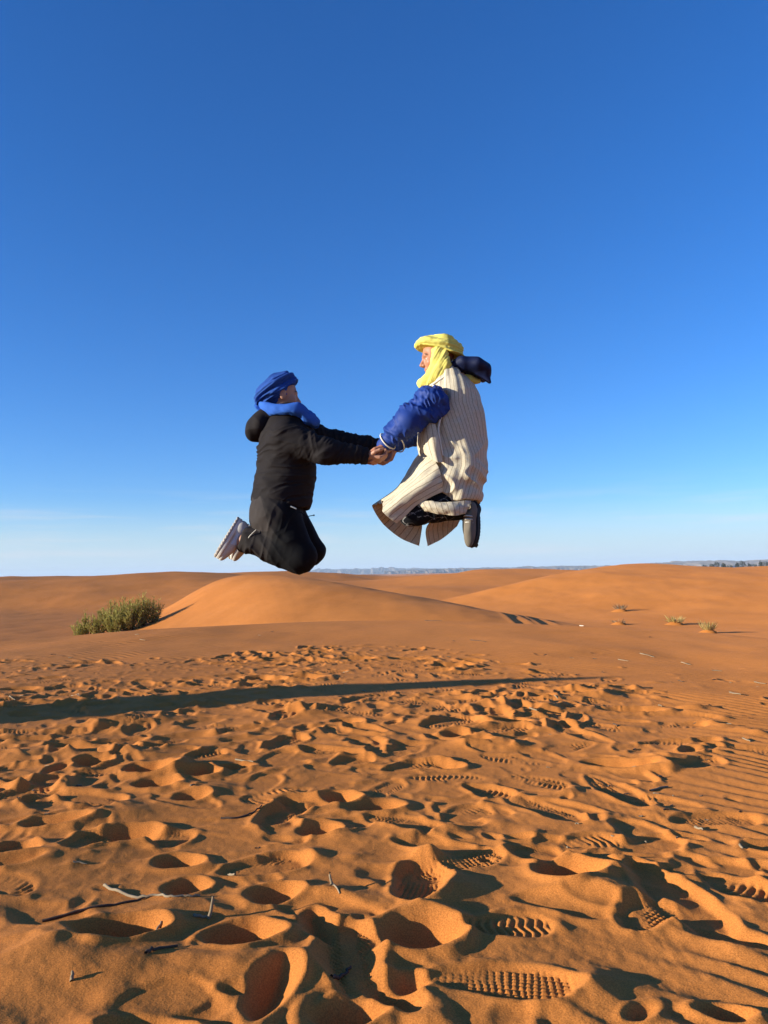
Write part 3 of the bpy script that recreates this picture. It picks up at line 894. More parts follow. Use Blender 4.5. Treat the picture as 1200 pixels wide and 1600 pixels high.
M_YELLOW = cloth_mat('yellow_cotton', (0.80, 0.68, 0.16), 0.85, 800, 0.2, spec=0.1, trans=0.14)
M_NAVY = cloth_mat('royal_blue_nylon', (0.013, 0.038, 0.19), 0.62, 700, 0.15, spec=0.22)
M_HOOD = cloth_mat('navy_nylon', (0.006, 0.010, 0.040), 0.62, 700, 0.1, spec=0.2)
M_TRIM = cloth_mat('cream_trim', (0.72, 0.64, 0.50), 0.8, 800, 0.2)
M_BLACK = cloth_mat('black_cotton', (0.008, 0.008, 0.010), 0.85, 900, 0.2, (0.30, 0.29, 0.28), 'lines', spec=0.1)
M_SHOE = cloth_mat('beige_suede', (0.50, 0.45, 0.39), 0.8, 500, 0.2, (0.50, 0.55, 0.60), 'patch')
M_SHOE_SIDE = cloth_mat('pale_grey_mesh', (0.55, 0.56, 0.55), 0.7, 500, 0.3)
M_MIDSOLE = cloth_mat('cream_foam', (0.62, 0.56, 0.48), 0.7, 300, 0.1)
M_LUGS = cloth_mat('tan_rubber', (0.40, 0.34, 0.28), 0.7, 300, 0.1)
M_GREY_SHOE = cloth_mat('grey_canvas', (0.15, 0.122, 0.090), 0.9, 500, 0.3)
M_LACE = cloth_mat('pale_lace', (0.5, 0.45, 0.37), 0.8, 600, 0.2)
M_DARK_SOLE = cloth_mat('dark_rubber', (0.014, 0.013, 0.013), 0.6, 300, 0.1)
M_EYE = cloth_mat('eye_white', (0.42, 0.38, 0.34), 0.5, 100, 0.0, spec=0.5, var=0.02)
M_IRIS = cloth_mat('dark_iris', (0.02, 0.012, 0.008), 0.2, 100, 0.0, spec=0.5, var=0.02)
M_HAIR = cloth_mat('dark_hair', (0.012, 0.009, 0.008), 0.7, 300, 0.4, spec=0.2)
M_STEEL = cloth_mat('grey_zip', (0.4, 0.4, 0.4), 0.35, 300, 0.05, spec=0.6)
# ================================================================== people
def head_field(P, o, A, sc):
    q = ((P - o) @ A.T) / sc
    I = np.eye(3, dtype=F32)
    v = lambda *a: np.array(a, F32)
    d = unite(0.03, ellip(q, v(-.012, 0, .035), I, (.098, .077, .092)), ellip(q, v(.030, 0, -.035), I, (.060, .058, .084)))
    d = smin(d, cone(q, v(.060, -.012, -.096), v(.060, .012, -.096), .020, .020), .02)
    d = smin(d, cone(q, v(.076, -.030, .024), v(.076, .030, .024), .014, .014), .018)
    for s in (-1, 1):
        d = smin(d, ellip(q, v(.056, s * .040, -.022), I, (.026, .022, .024)), .018)
        d = smax(d, -(np.linalg.norm(q - v(.096, s * .033, .003), axis=1) - .017), .012)
    d = smin(d, cone(q, v(.084, 0, .014), v(.108, 0, -.024), .0075, .012), .010)
    for s in (-1, 1):
        d = smin(d, np.linalg.norm(q - v(.096, s * .012, -.030), axis=1) - .009, .008)
    d = smin(d, ellip(q, v(.082, 0, -.0545), I, (.013, .024, .0062)), .006)
    d = smin(d, ellip(q, v(.079, 0, -.0675), I, (.013, .022, .0070)), .006)
    for s in (-1, 1):
        d = smin(d, ellip(q, v(-.005, s * .080, -.002), I, (.020, .008, .032)), .008)
    return d * sc

def hand_field(P, w, d, n, thumb, s=1.0, curl=(0.5, 0.7, 0.5), spread=0.0):
    d = unit(d); n = np.asarray(n, F32); n = unit(n - d * (n @ d)); v = np.cross(d, n) * thumb
    out = None
    kn = []
    for i, (off, ln) in enumerate(((.029, .93), (.010, 1.0), (-.010, .95), (-.027, .80))):
        b = w + v * off * s * 0.55
        k = w + d * .088 * s * (1.0 - 0.04 * abs(i - 1.2)) + v * off * s
        c = cone(P, b, k, .017 * s, .0125 * s)
        out = c if out is None else smin(out, c, .010)
        kn.append((k, ln, off))
    for k, ln, off in kn:
        a = 0.0; q = k
        for L, cu, r0, r1 in ((.043, curl[0], .0098, .0088), (.027, curl[1], .0088, .0080), (.021, curl[2], .0080, .0066)):
            a += cu
            e = q + (d * math.cos(a) + n * math.sin(a) + v * off * spread) * L * ln * s
            out = smin(out, cone(P, q, e, r0 * s, r1 * s), .003)
            q = e
    t0 = w + d * .022 * s + v * .024 * s; t1 = t0 + unit(d * .65 + v * .62 + n * .45) * .042 * s
    t2 = t1 + unit(d * .85 + v * .15 + n * .55) * .032 * s; t3 = t2 + unit(d * .85 - v * .2 + n * .6) * .026 * s
    out = smin(out, chain(P, [t0, t1, t2, t3], [.0145 * s, .0115 * s, .0100 * s, .0080 * s], .003), .008)
    return out

def shoe(name, parent, heel, toe, up, mats, label=None, wd=0.098, lug=0.004, ankle=0.0, collar=0.105):
    """a trainer: shoe > sole, midsole, lace"""
    L = float(np.linalg.norm(toe - heel)); A = frame(toe - heel, up); o = heel
    m_up, m_mid, m_sole, m_lace = mats
    v = lambda *a: np.array(a, F32); I = np.eye(3, dtype=F32); k = L / 0.27
    loc = lambda P: ((P - o) @ A.T)
    wk = np.array([1, .098 / wd, 1], F32)
    def upper(P):
        q = loc(P) / k * wk
        d = unite(.03, ellip(q, v(.195, 0, .042), I, (.078, .043, .034)), ellip(q, v(.120, 0, .052), I, (.095, .038, .044)), ellip(q, v(.052, 0, .048), I, (.052, .037, .040)))
        d = smin(d, cone(q, v(.056, 0, .07), v(.046, 0, collar), .031, .031), .02)
        d = smax(d, -(cone(q, v(.046, 0, collar + .02), v(.044, 0, collar + .08), .024, .027)), .006)
        d = smax(d, q[:, 2] - collar - .012, .006)
        d = smax(d, .020 - q[:, 2], .004)
        return d * k
    def slab(z0, z1, grow_, wob):
        def f(P):
            q = loc(P) / k
            u = q[:, 0] / .27; w = q[:, 1]
            out = np.maximum(sole(u, w, .27, wd), np.maximum(-u, u - 1) * .27) - grow_
            rise = .012 * np.clip(u - .8, 0, 1) * 5 * .2 + .0
            zz = q[:, 2] - rise
            if wob: zz = zz + wob * np.sign(np.sin(q[:, 0] * 2 * math.pi / .021)) * (q[:, 2] < z0 + .006)
            return smax(out, np.maximum(z0 - zz, zz - z1), .005) * k
        return f
    lo = np.minimum(heel, toe) - .16; hi = np.maximum(heel, toe) + .16
    def patch(V):
        q = loc(V) / k; u = q[:, 0] / .27
        return ((u > .30 + .35 * (q[:, 2] - .03)) & (u < .60 - 1.2 * (q[:, 2] - .03)) & (q[:, 2] > .045)).astype(F32)
    ob = solid(name, upper, lo, hi, m_up, parent, 0.0035, None, {'patch': patch}, label)
    solid('midsole', slab(.010, .032, .002, 0), lo, hi, m_mid, ob, 0.0035, smooth_n=1)
    solid('sole', slab(-.004, .0115, .003, lug), lo, hi, m_sole, ob, 0.003, smooth_n=0)
    paths = []
    for i in range(7):
        u = .100 + i * .018
        z = .1005 - (u - .105) * .40
        pts = [o + (v(u - .004, s * .034 * wd / .098, z - .022 + .022 * (1 - abs(s)**2)) * k) @ A for s in np.linspace(-1, 1, 9)]
        paths.append((pts, .0042 * k))
    tubes('lace', paths, m_lace, ob, 5)
    return ob

# ------------------------------------------------------------------ the person in black, jumping on the left
woman = empty('person', p(440, 860), 'person in a black hooded jacket, black trousers and blue headscarf jumping with bent knees', 'person')
wS1, wE1, wW1 = p(447, 684, -.15), p(507, 705, -.19), p(571, 712, -.15)
wS2, wE2, wW2 = p(462, 674, .17), p(527, 690, .19), p(590, 695, .10)
wHip1, wKnee1, wAnk1 = p(431, 808, -.085), p(467, 869, -.12), p(381, 843, -.115)
wHip2, wKnee2, wAnk2 = p(444, 806, .085), p(487, 861, .10), p(388, 840, .10)
wHeadO = p(441, 620, 0.0); wHeadA = frame((math.cos(R(14)), math.sin(R(14)), -.06), (0.04, 0, 1))
def w_body(P):
    d = loft(P, [(p(450, 660), .085, .12), (p(449, 690), .115, .145), (p(447, 740), .115, .14), (p(434, 795), .115, .145)])
    d = smin(d, cone(P, p(448, 668), p(442, 638), .055, .052), .03)
    d = smin(d, head_field(P, wHeadO, wHeadA, .93), .012)
    for s, e, w in ((wS1, wE1, wW1), (wS2, wE2, wW2)):
        d = smin(d, chain(P, [s, e, w], [.055, .040, .027]), .03)
    for h_, kn, a in ((wHip1, wKnee1, wAnk1), (wHip2, wKnee2, wAnk2)):
        d = smin(d, chain(P, [h_, kn, a], [.095, .062, .038], .02), .03)
        d = smin(d, cone(P, a, a + (p(0, 0) - p(14, -16)) * .0 + np.array([-.04, 0, -.015], F32), .030, .024), .02)
    d = smin(d, hand_field(P, wW1 + np.array([.004, 0, -.006], F32), (1, -.05, -.22), (.15, .30, 1), 1, .92, (.75, .9, .6)), .010)
    d = smin(d, hand_field(P, wW2 + np.array([.0, 0, -.004], F32), (.9, .0, -.45), (.3, -.25, 1), -1, .92, (.7, .9, .6)), .010)
    return d
solid('body', w_body, p(330, 915, -.35) , p(640, 570, .38), M_SKIN_W, woman, 0.0032)

hem_n = unit((-.13, 0, -1.0))
def w_jacket(P):
    d = loft(P, [(p(450, 658), .110, .12), (p(449, 682), .155, .165), (p(448, 712), .158, .18), (p(447, 742), .158, .175), (p(441, 772), .160, .175), (p(436, 812), .160, .18)], .04)
    for s, e, w, rr in ((wS1, wE1, wW1, (.095, .067, .046)), (wS2, wE2, wW2, (.085, .058, .042))):
        d = smin(d, chain(P, [s, e, w], rr, .03), .045)
    d = smin(d, cone(P, p(449, 668), p(447, 660), .100, .085), .04)
    d = smax(d, plane(P, p(436, 791), hem_n), .008)
    for w, e in ((wW1, wE1), (wW2, wE2)):                                    # cuffs end cleanly
        u = unit(w - e)
        near_w = np.linalg.norm(P - w, axis=1) < .13
        d = np.where(near_w, smax(d, plane(P, w + u * .012, u), .006), d)
    return d
def arm_coord(V, s, e, w):
    """distance along an arm and how far a point belongs to it"""
    u = unit(w - s); t = (V - s) @ u
    dist = np.linalg.norm(V - s - t[:, None] * u, axis=1)
    return t, np.clip((.125 - dist) / .03, 0, 1)
def w_jacket_wr(V):
    x, y, z = V.T
    w = np.zeros(len(V), F32); arm = np.zeros(len(V), F32)
    for s, e, k in ((wS1, wW1, 0.0), (wS2, wW2, 5.0)):
        t, m = arm_coord(V, s, s, e)
        L = np.linalg.norm(e - s); u = unit(e - s); cr = (V - s) @ np.cross(u, YAX)
        f = smooth01((t - .02) / .14) * m; arm = np.maximum(arm, f)
        fold = 1 - 2 * np.abs(noise3(t * 30 + cr * 14 + k, y * 8, cr * 5))
        fine = 1 - 2 * np.abs(noise3(t * 58 - cr * 20, y * 18 + k, cr * 14))
        w += f * (.0055 * fold + .0035 * fine)
        w -= .006 * m * np.exp(-((t - L + .018) / .007) ** 2)                # elastic of the cuff
    low = smooth01((p(0, 672)[2] - z) / .10) * (1 - arm)
    drape = noise3(x * 4 + 2, y * 5, z * 40 + 1.6 * noise3(x * 8, y * 8, z * 5) - x * 9)
    crease = noise3(x * 12 - z * 16, y * 8 + 3, z * 22 + x * 6)
    return w + low * (.0060 * (1 - 2 * np.abs(drape)) + .0035 * (1 - 2 * np.abs(crease))) + .0015 * noise3(x * 24, y * 24, z * 24)
jacket = solid('jacket', w_jacket, p(370, 830, -.38), p(625, 620, .40), M_BLACK_JACKET, woman, 0.004, w_jacket_wr)
def w_hood(P):
    d = unite(.03, ellip(P, p(409, 666), frame((.35, 0, 1), (-1, 0, .3)), (.088, .125, .068)),
              ellip(P, p(395, 673), frame((.1, 0, 1), (-1, 0, 0)), (.062, .095, .040)),
              cone(P, p(415, 649, -.06), p(446, 650, -.10), .036, .026), cone(P, p(415, 649, .06), p(446, 650, .10), .036, .026))
    d = smax(d, -ellip(P, p(431, 640), frame((.6, 0, 1), (-1, 0, .6)), (.07, .09, .07)), .02)
    return d
solid('hood', w_hood, p(365, 710, -.2), p(470, 615, .2), M_BLACK_JACKET, woman, 0.004,
      lambda V: .004 * (1 - 2 * np.abs(noise3(V[:, 0] * 12 + V[:, 2] * 9, V[:, 1] * 7, V[:, 2] * 12))))

def w_trousers(P):
    d = loft(P, [(p(434, 772), .120, .145), (p(432, 796), .142, .165), (p(431, 815), .135, .165)], .04)
    d = smin(d, chain(P, [wHip1, wKnee1], [.132, .098]), .04)
    d = smin(d, chain(P, [wHip2, wKnee2], [.125, .080]), .03)
    s1 = chain(P, [wKnee1, wAnk1 + np.array([.01, 0, 0], F32)], [.095, .064]); s2 = chain(P, [wKnee2, wAnk2 + np.array([.02, 0, 0], F32)], [.078, .060])
    d = smin(d, s1, .018); d = smin(d, s2, .018)
    for a, k in ((wAnk1, wKnee1), (wAnk2, wKnee2)):
        u = unit(a - k)
        d = np.where(np.linalg.norm(P - a, axis=1) < .12, smax(d, plane(P, a + u * .012, u), .006), d)
    return d
def w_tr_wr(V):
    x, y, z = V.T
    back = np.clip((p(0, 822)[2] - z) / .05, 0, 1)
    shin = np.clip(((V - wKnee1) @ unit(wAnk1 - wKnee1)) / .12, 0, 1)
    f = 1 - 2 * np.abs(noise3(x * 15 + z * 12, y * 8, z * 6 - x * 5))
    g = 1 - 2 * np.abs(noise3(x * 30 - z * 9, y * 12 + 4, z * 14))
    return .0065 * f * (back * .5 + shin * .8) + .004 * g * shin + .003 * noise3(x * 9, y * 9, z * 9)
def w_panel(V):
    """the paler stretch panel over the seat and the back of the thighs"""
    a = p(410, 785); u = unit(p(438, 845) - a); s = (V - a) @ u
    curve = .020 - .05 * np.clip(s / .25, 0, 1) ** 2
    nx = np.cross(u, YAX); dd = (V - a) @ nx
    if nx[0] > 0: dd = -dd
    seat = smooth01((dd + curve) / .004 + .5) * smooth01((p(0, 845)[2] - V[:, 2]) / -.02)
    sh = smooth01(((V - wKnee1) @ unit(wAnk1 - wKnee1) - .13) / .05) * .55
    return np.maximum(seat, sh)
trousers = solid('trousers', w_trousers, p(355, 915, -.36), p(530, 755, .36), M_TROUSERS, woman, 0.004, w_tr_wr, {'panel': w_panel})
zp = [p(454, 791, -.186), p(459, 793, -.186), p(463, 795, -.183)]
tubes('pocket_zip', [(zp, .0035)], M_STEEL, trousers, 5)
tubes('drawcord', [(spline([p(470, 800, -.10), p(478, 807, -.12), p(485, 806, -.13), p(491, 805, -.13)], 14), .0024), ([p(489.5, 805.3, -.13), p(491.5, 804.8, -.13)], .0045)], M_BLACK_JACKET, trousers, 6)
tubes('ankle_cord', [(spline([p(384, 848, -.17), p(390, 838, -.185), p(400, 828, -.18)], 12), .003)], M_LACE, trousers, 5)

w_mats = (M_SHOE, M_MIDSOLE, M_LUGS, M_LACE)
u1 = unit(np.cross(unit(p(334, 868) - p(374, 809)), YAX)); u1 = u1 if u1[0] > 0 else -u1
shoe('shoe', woman, p(372, 808, -.115), p(334, 869, -.125), u1 + np.array([0, .22, 0], F32), w_mats, lug=.0018, collar=.105, wd=.105)
shoe('shoe', woman, p(384, 817, .105), p(357, 872, .10), u1 + np.array([.1, -.15, 0], F32), w_mats, lug=.0018, collar=.09)

def w_turban(P):
    ax = frame((.80, 0, .52), (-.52, 0, .80))
    d = ellip(P, p(433, 608), ax, (.128, .106, .080))
    d = smin(d, ellip(P, p(449, 594), frame((.8, 0, .35), (-.35, 0, .8)), (.056, .085, .040)), .02)
    d = smin(d, cone(P, p(413, 622), p(405, 634), .055, .035), .04)
    d = smax(d, plane(P, p(453, 616), (.86, 0, -.50)), .012)
    d = smax(d, p(0, 640)[2] - P[:, 2], .01)
    return d
def wrap_folds(V, n, freq, amp, seed, fan=0.0, piv=None):
    """the irregular turns of a wound cloth; n = across the turns"""
    n = np.asarray(n, F32); q = V @ n
    if piv is not None:
        r = V - piv; q = q + fan * np.arctan2(r[:, 2], np.abs(r[:, 0]) + .03)
    al = np.cross(n, YAX); s = V @ al
    q = q + .012 * noise3(s * 9 + seed, V[:, 1] * 8, q * 6)
    a = noise3(q * freq * .75, s * 4.0 + seed, V[:, 1] * 4.0); b = noise3(q * freq * 1.7, s * 6.0 + seed * 2, V[:, 1] * 6.0)
    return amp * (.5 - np.abs(a) * 2.0) + amp * .45 * (.5 - np.abs(b) * 2)
solid('headscarf', w_turban, p(390, 650, -.16), p(475, 570, .16), M_BLUE_TURBAN, woman, 0.003,
      lambda V: wrap_folds(V, (-.50, 0, .86), 62, .013, 3.0) + .002 * noise3(V[:, 0] * 50, V[:, 1] * 30, V[:, 2] * 50))
ring = []
for top in (0, 1, 2, 3):
    row = []
    for t in np.linspace(0, 2 * math.pi, 17):
        c, s = math.cos(t), math.sin(t)
        ct = 630.5 + 25 * float(smooth01((c - .25) / .9)) - 1.5 * float(smooth01((-c - .6) / .4))
        cx = (450 + 47 * c, 452 + 48 * c, 452 + 44 * c, 450 + 39 * c)[top]
        cy = ct + (0, 8, 15, 19)[top] + (c > .9) * (0, -1, -2, -4)[top] + 1.2 * math.sin(t * 3 + 1 + top)
        row.append(p(cx, cy, (.150, .168, .172, .150)[top] * s))
    ring.append(row)
# the band folds over at the top and tucks back in
inner = [p(447 + 36 * math.cos(t), 639 + 10 * math.cos(t), .105 * math.sin(t)) for t in np.linspace(0, 2 * math.pi, 17)]
inner2 = [p(445 + 28 * math.cos(t), 645 + 8 * math.cos(t), .080 * math.sin(t)) for t in np.linspace(0, 2 * math.pi, 17)]
scarf = cloth_sheet('neck_scarf', [inner2, inner] + ring, M_BLUE_SCARF, woman, 60, 160, .006, .008, 0, None, 4.0)
cloth_sheet('scarf_end', [[p(412, 632, .03), p(404, 629, .02), p(397, 633, .0)], [p(414, 637, -.02), p(406, 637, -.03), p(400, 639, -.04)], [p(418, 645, -.05), p(411, 645, -.06), p(407, 642, -.06)]], M_BLUE_SCARF, woman, 20, 20, .005, .006, 0, None, 9.0)
def face_bits(parent, o, A, sc):
    loc = lambda a: o + (np.array(a, F32) * sc) @ A
    for s in (-1, 1):
        c = loc((.0675, s * .033, .002))
        e = solid('eye', lambda P: np.linalg.norm(P - c, axis=1) - .0125 * sc, c - .02, c + .02, M_EYE, parent, .0025)
        g = loc((.0770, s * .034, .002))
        solid('iris', lambda P: np.linalg.norm(P - g, axis=1) - .0045 * sc, g - .012, g + .012, M_IRIS, e, .002)
        br = [loc((.089 - .016 * abs(t) * t, s * (.014 + .038 * t), .026 + .006 * math.sin(t * 3))) for t in np.linspace(0, 1, 7)]
        tubes('eyebrow', [(br, np.linspace(.0045, .0025, 7) * sc)], M_HAIR, parent, 6)
face_bits(woman, wHeadO, wHeadA, .93)

# ------------------------------------------------------------------ the person in the striped robe, on the right
man = empty('person', p(690, 830), 'person in a striped cream robe and yellow turban jumping with feet tucked back', 'person')
mS1, mE1, mW1 = p(674, 631, -.18), p(638, 658, -.23), p(602, 693, -.14)
mS2, mE2, mW2 = p(668, 636, .16), p(650, 672, .20), p(617, 696, .10)
mHip1, mKnee1, mAnk1 = p(716, 768, -.09), p(643, 803, -.13), p(733, 793, -.12)
mHip2, mKnee2, mAnk2 = p(716, 768, .09), p(643, 803, .13), p(738, 796, .08)
mHeadO = p(684, 561, 0.0); mHeadA = frame((-math.cos(R(6)), -.10, -.16), (-.16, 0, 1))
def m_body(P):
    d = loft(P, [(p(701, 600), .085, .12), (p(706, 640), .12, .16), (p(710, 700), .12, .15), (p(714, 765), .12, .15)])
    d = smin(d, cone(P, p(698, 604), p(690, 580), .058, .055), .03)
    d = smin(d, head_field(P, mHeadO, mHeadA, .95), .012)
    for s, e, w in ((mS1, mE1, mW1), (mS2, mE2, mW2)):
        d = smin(d, chain(P, [s, e, w], [.060, .045, .030]), .03)
    for h_, kn, a in ((mHip1, mKnee1, mAnk1), (mHip2, mKnee2, mAnk2)):
        d = smin(d, chain(P, [h_, kn, a], [.085, .055, .038], .02), .03)
        d = smin(d, cone(P, a, a + np.array([.0, 0, -.09], F32), .034, .028), .02)
    d = smin(d, hand_field(P, mW1 + np.array([-.004, 0, -.008], F32), (-.42, .02, -.90), (-.75, .35, .35), -1, 1.0, (.55, .8, .6)), .010)
    d = smin(d, hand_field(P, mW2 + np.array([-.0, 0, -.006], F32), (-.40, 0, -.9), (-.75, -.35, .4), 1, 1.0, (.55, .8, .6)), .010)
    return d
solid('body', m_body, p(560, 885, -.36), p(775, 505, .38), M_SKIN_M, man, 0.0032)
face_bits(man, mHeadO, mHeadA, .95)
teeth_c = mHeadO + (np.array((.0805, 0, -.0605), F32) * .95) @ mHeadA
solid('teeth', lambda P: ellip(P, teeth_c, mHeadA, (.009, .019, .0042)), teeth_c - .03, teeth_c + .03, M_EYE, man, .0022)

def m_sleeves(P):
    d = None
    for s, e, w, rr in ((mS1, mE1, mW1, (.092, .070, .044)), (mS2, mE2, mW2, (.085, .066, .044))):
        c = chain(P, [s, e, w], rr, .04)
        u = unit(w - e)
        c = np.where(np.linalg.norm(P - w, axis=1) < .14, smax(c, plane(P, w - u * .012, u), .006), c)
        c = smin(c, cone(P, w - u * .03, w + u * .012, .045, .041), .006)     # knitted cuff
        d = c if d is None else smin(d, c, .01)
    return smin(d, loft(P, [(p(704, 605), .09, .13), (p(708, 660), .12, .15), (p(711, 720), .12, .15)]), .03)
def m_sl_wr(V):
    x, y, z = V.T
    w = np.zeros(len(V), F32)
    for s, e, ww, k in ((mS1, mE1, mW1, 0.), (mS2, mE2, mW2, 9.)):
        u = unit(ww - s); t = (V - s) @ u; L = np.linalg.norm(ww - s)
        v = np.cross(u, YAX); cr = (V - s) @ v
        m = np.clip((.14 - np.linalg.norm(V - s - t[:, None] * u, axis=1)) / .03, 0, 1) * np.clip((L - .02 - t) / .03, 0, 1)
        f = 1 - 2 * np.abs(noise3(t * 24 + cr * 12 + k, y * 7, cr * 6))
        g = 1 - 2 * np.abs(noise3(t * 50 - cr * 16, y * 16 + k, cr * 18))
        w += m * (.014 * f + .008 * g + .002 * noise3(x * 70, y * 50, z * 70))
    return w
jk = solid('jacket_sleeves', m_sleeves, p(560, 745, -.4), p(790, 585, .4), M_NAVY, man, 0.004, m_sl_wr)
for w, e, y0 in ((mW1, mE1, -1), (mW2, mE2, 1)):
    u = unit(w - e); a = unit(np.cross(u, YAX)); b = np.cross(u, a); c = w - u * .020
    th = np.linspace(0, 2 * math.pi, 25)
    tubes('cuff_stripe', [([c + (a * math.cos(t) + b * math.sin(t)) * .0545 for t in th], .0042)], M_TRIM, jk, 6)

def m_torso(P):
    d = loft(P, [(p(700, 596), .090, .125), (p(706, 622), .135, .175), (p(708, 652), .172, .185), (p(707, 684), .186, .19), (p(709, 720), .178, .195), (p(714, 752), .140, .20), (p(716, 772), .112, .20), (p(717, 800), .098, .2)], .05)
    d = smin(d, ellip(P, p(700, 753), frame((-1, 0, -.5), (0, 0, 1)), (.17, .215, .095)), .05)       # seat and tops of the thighs
    d = smax(d, plane(P, p(700, 787), (.04, 0, -1)), .010)
    # deep open armholes on both sides
    for s in (-1, 1):
        c = chain(P, [p(688, 618, s * .20), p(683, 650, s * .22), p(686, 690, s * .24), p(691, 712, s * .23)], [.060, .034, .018, .006], .01)
        d = smax(d, -c, .006)
    return d
def robe_stripe(V):
    """threads run from the shoulder down the back and round the seat"""
    c = p(690, 640)
    x = V[:, 0] - c[0]; y = V[:, 1] - PD; z = V[:, 2] - c[2]
    lean = x - .30 * np.clip(-z, 0, .3) + .35 * np.clip(-z - .36, 0, .3)
    a = np.arctan2(lean - .03, np.abs(y) + .02)
    return .20 * a + .55 * lean
def robe_wr(V):
    x, y, z = V.T
    st = robe_stripe(V)
    f = noise3(st * 26, z * 3.0, np.sign(y) * 2 + 5)
    low = np.clip((p(0, 690)[2] - z) / .2, 0, 1)
    g = 1 - 2 * np.abs(noise3(x * 9 + z * 14, y * 4, z * 6 - x * 8 + 3))
    return .007 * f + low * .014 * g + .0035 * noise3(x * 26, y * 20, z * 26)
robe = solid('robe', m_torso, p(630, 815, -.36), p(785, 570, .36), M_ROBE, man, 0.004, robe_wr, {'stripe': robe_stripe})
front = [
    [p(692, 768, -.20), p(688, 738, -.225), p(674, 712, -.15), p(664, 703, 0), p(664, 708, .12), p(680, 748, .21), p(684, 778, .22), p(692, 792, .21)],
    [p(672, 776, -.205), p(664, 752, -.24), p(655, 728, -.15), p(651, 720, 0), p(650, 725, .12), p(664, 758, .22), p(668, 785, .23), p(676, 800, .22)],
    [p(652, 787, -.205), p(641, 766, -.24), p(640, 747, -.15), p(637, 742, 0), p(637, 744, .12), p(650, 772, .23), p(655, 795, .24), p(662, 808, .24)],
    [p(634, 804, -.20), p(616, 784, -.24), p(619, 769, -.15), p(620, 764, 0), p(620, 765, .12), p(624, 790, .23), p(642, 815, .25), p(659, 828, .25)],
    [p(619, 818, -.20), p(597, 798, -.24), p(600, 784, -.16), p(595, 785, 0), p(583, 793, .13), p(598, 818, .23), p(626, 841, .26), p(655, 853, .26)]]
cloth_sheet('robe_front_panel', front, M_ROBE, man, 90, 130, .004, .011, .004, None, 2.0)
cloth_sheet('robe_back_flap', [
    [p(700, 790, .16), p(720, 792, .18), p(735, 792, .16)],
    [p(667, 822, .22), p(692, 812, .24), p(725, 802, .23)],
    [p(668, 853, .24), p(690, 842, .27), p(714, 822, .26)]][::1], M_ROBE, man, 40, 50, .006, .004, .01, None, 5.0)
cloth_sheet('robe_hem_fold', [
    [p(652, 785, -.20), p(676, 784, -.225), p(704, 784, -.225), p(736, 782, -.19)],
    [p(658, 791, -.22), p(678, 793, -.245), p(706, 795, -.24), p(732, 793, -.20)],
    [p(664, 797, -.20), p(684, 803, -.225), p(708, 805, -.225), p(727, 802, -.19)]], M_ROBE, man, 30, 70, .008, .006, .0, None, 8.0)
cloth_sheet('robe_chest_panel', [
    [p(676, 650, -.19), p(668, 648, -.19), p(660, 652, -.15), p(652, 660, -.06)],
    [p(682, 672, -.215), p(672, 672, -.225), p(661, 674, -.18), p(654, 678, -.07)],
    [p(687, 698, -.225), p(676, 700, -.235), p(664, 698, -.19), p(655, 695, -.08)],
    [p(692, 722, -.225), p(682, 722, -.24), p(670, 714, -.20), p(661, 706, -.09)]], M_ROBE, man, 60, 50, .007, .005, .0, None, 11.0)
trim = spline([p(676, 602, -.135), p(686, 609, -.165), p(693, 622, -.185), p(694, 638, -.195), p(688, 655, -.205), p(685, 672, -.212), p(688, 692, -.215), p(692, 712, -.212)], 60)
tubes('armhole_trim', [(trim, .006)], M_TRIM, robe, 7)
collar = spline([p(672, 603, -.10), p(686, 594, -.125), p(700, 586, -.12), p(712, 582, -.09)], 30)
tubes('neck_trim', [(collar, .007)], M_TRIM, robe, 7)

def m_trousers(P):
    d = loft(P, [(p(712, 750), .10, .14), (p(714, 775), .10, .145)])
    for h_, kn, a, r in ((mHip1, mKnee1, mAnk1, (.085, .066, .050)), (mHip2, mKnee2, mAnk2, (.085, .064, .050))):
        d = smin(d, chain(P, [h_, kn], [r[0], r[1]]), .03)
        d = smin(d, chain(P, [kn, a], [r[1], r[2]]), .02)
    return d
def scribble(V):
    """pale zigzag print on the black cloth"""
    x = V[:, 0] * 1.0; z = V[:, 2]
    a = np.abs(noise3(x * 26 + z * 18, V[:, 1] * 20, z * 22 - x * 9)); b = np.abs(noise3(x * 20 - z * 30, V[:, 1] * 20 + 7, z * 12 + 3))
    near_knee = smooth01((p(690, 0)[0] - x) / .05)
    return np.maximum(a < .045, b < .035) * near_knee * .8
solid('trousers', m_trousers, p(605, 850, -.36), p(770, 735, .36), M_BLACK, man, 0.0035,
      lambda V: .005 * (1 - 2 * np.abs(noise3(V[:, 0] * 20, V[:, 1] * 9, V[:, 2] * 9 + V[:, 0] * 8))), {'lines': scribble})
m_mats = (M_GREY_SHOE, M_DARK_SOLE, M_DARK_SOLE, M_LACE)
shoe('shoe', man, p(744, 786, -.115), p(738, 856, -.135), np.array([-.58, -.81, .05], F32), m_mats, lug=.002, collar=.075, wd=.078)
shoe('shoe', man, p(749, 784, .07), p(746, 855, .06), np.array([-1, .15, .05], F32), (M_DARK_SOLE, M_DARK_SOLE, M_DARK_SOLE, M_DARK_SOLE), lug=.002, collar=.085, wd=.092)

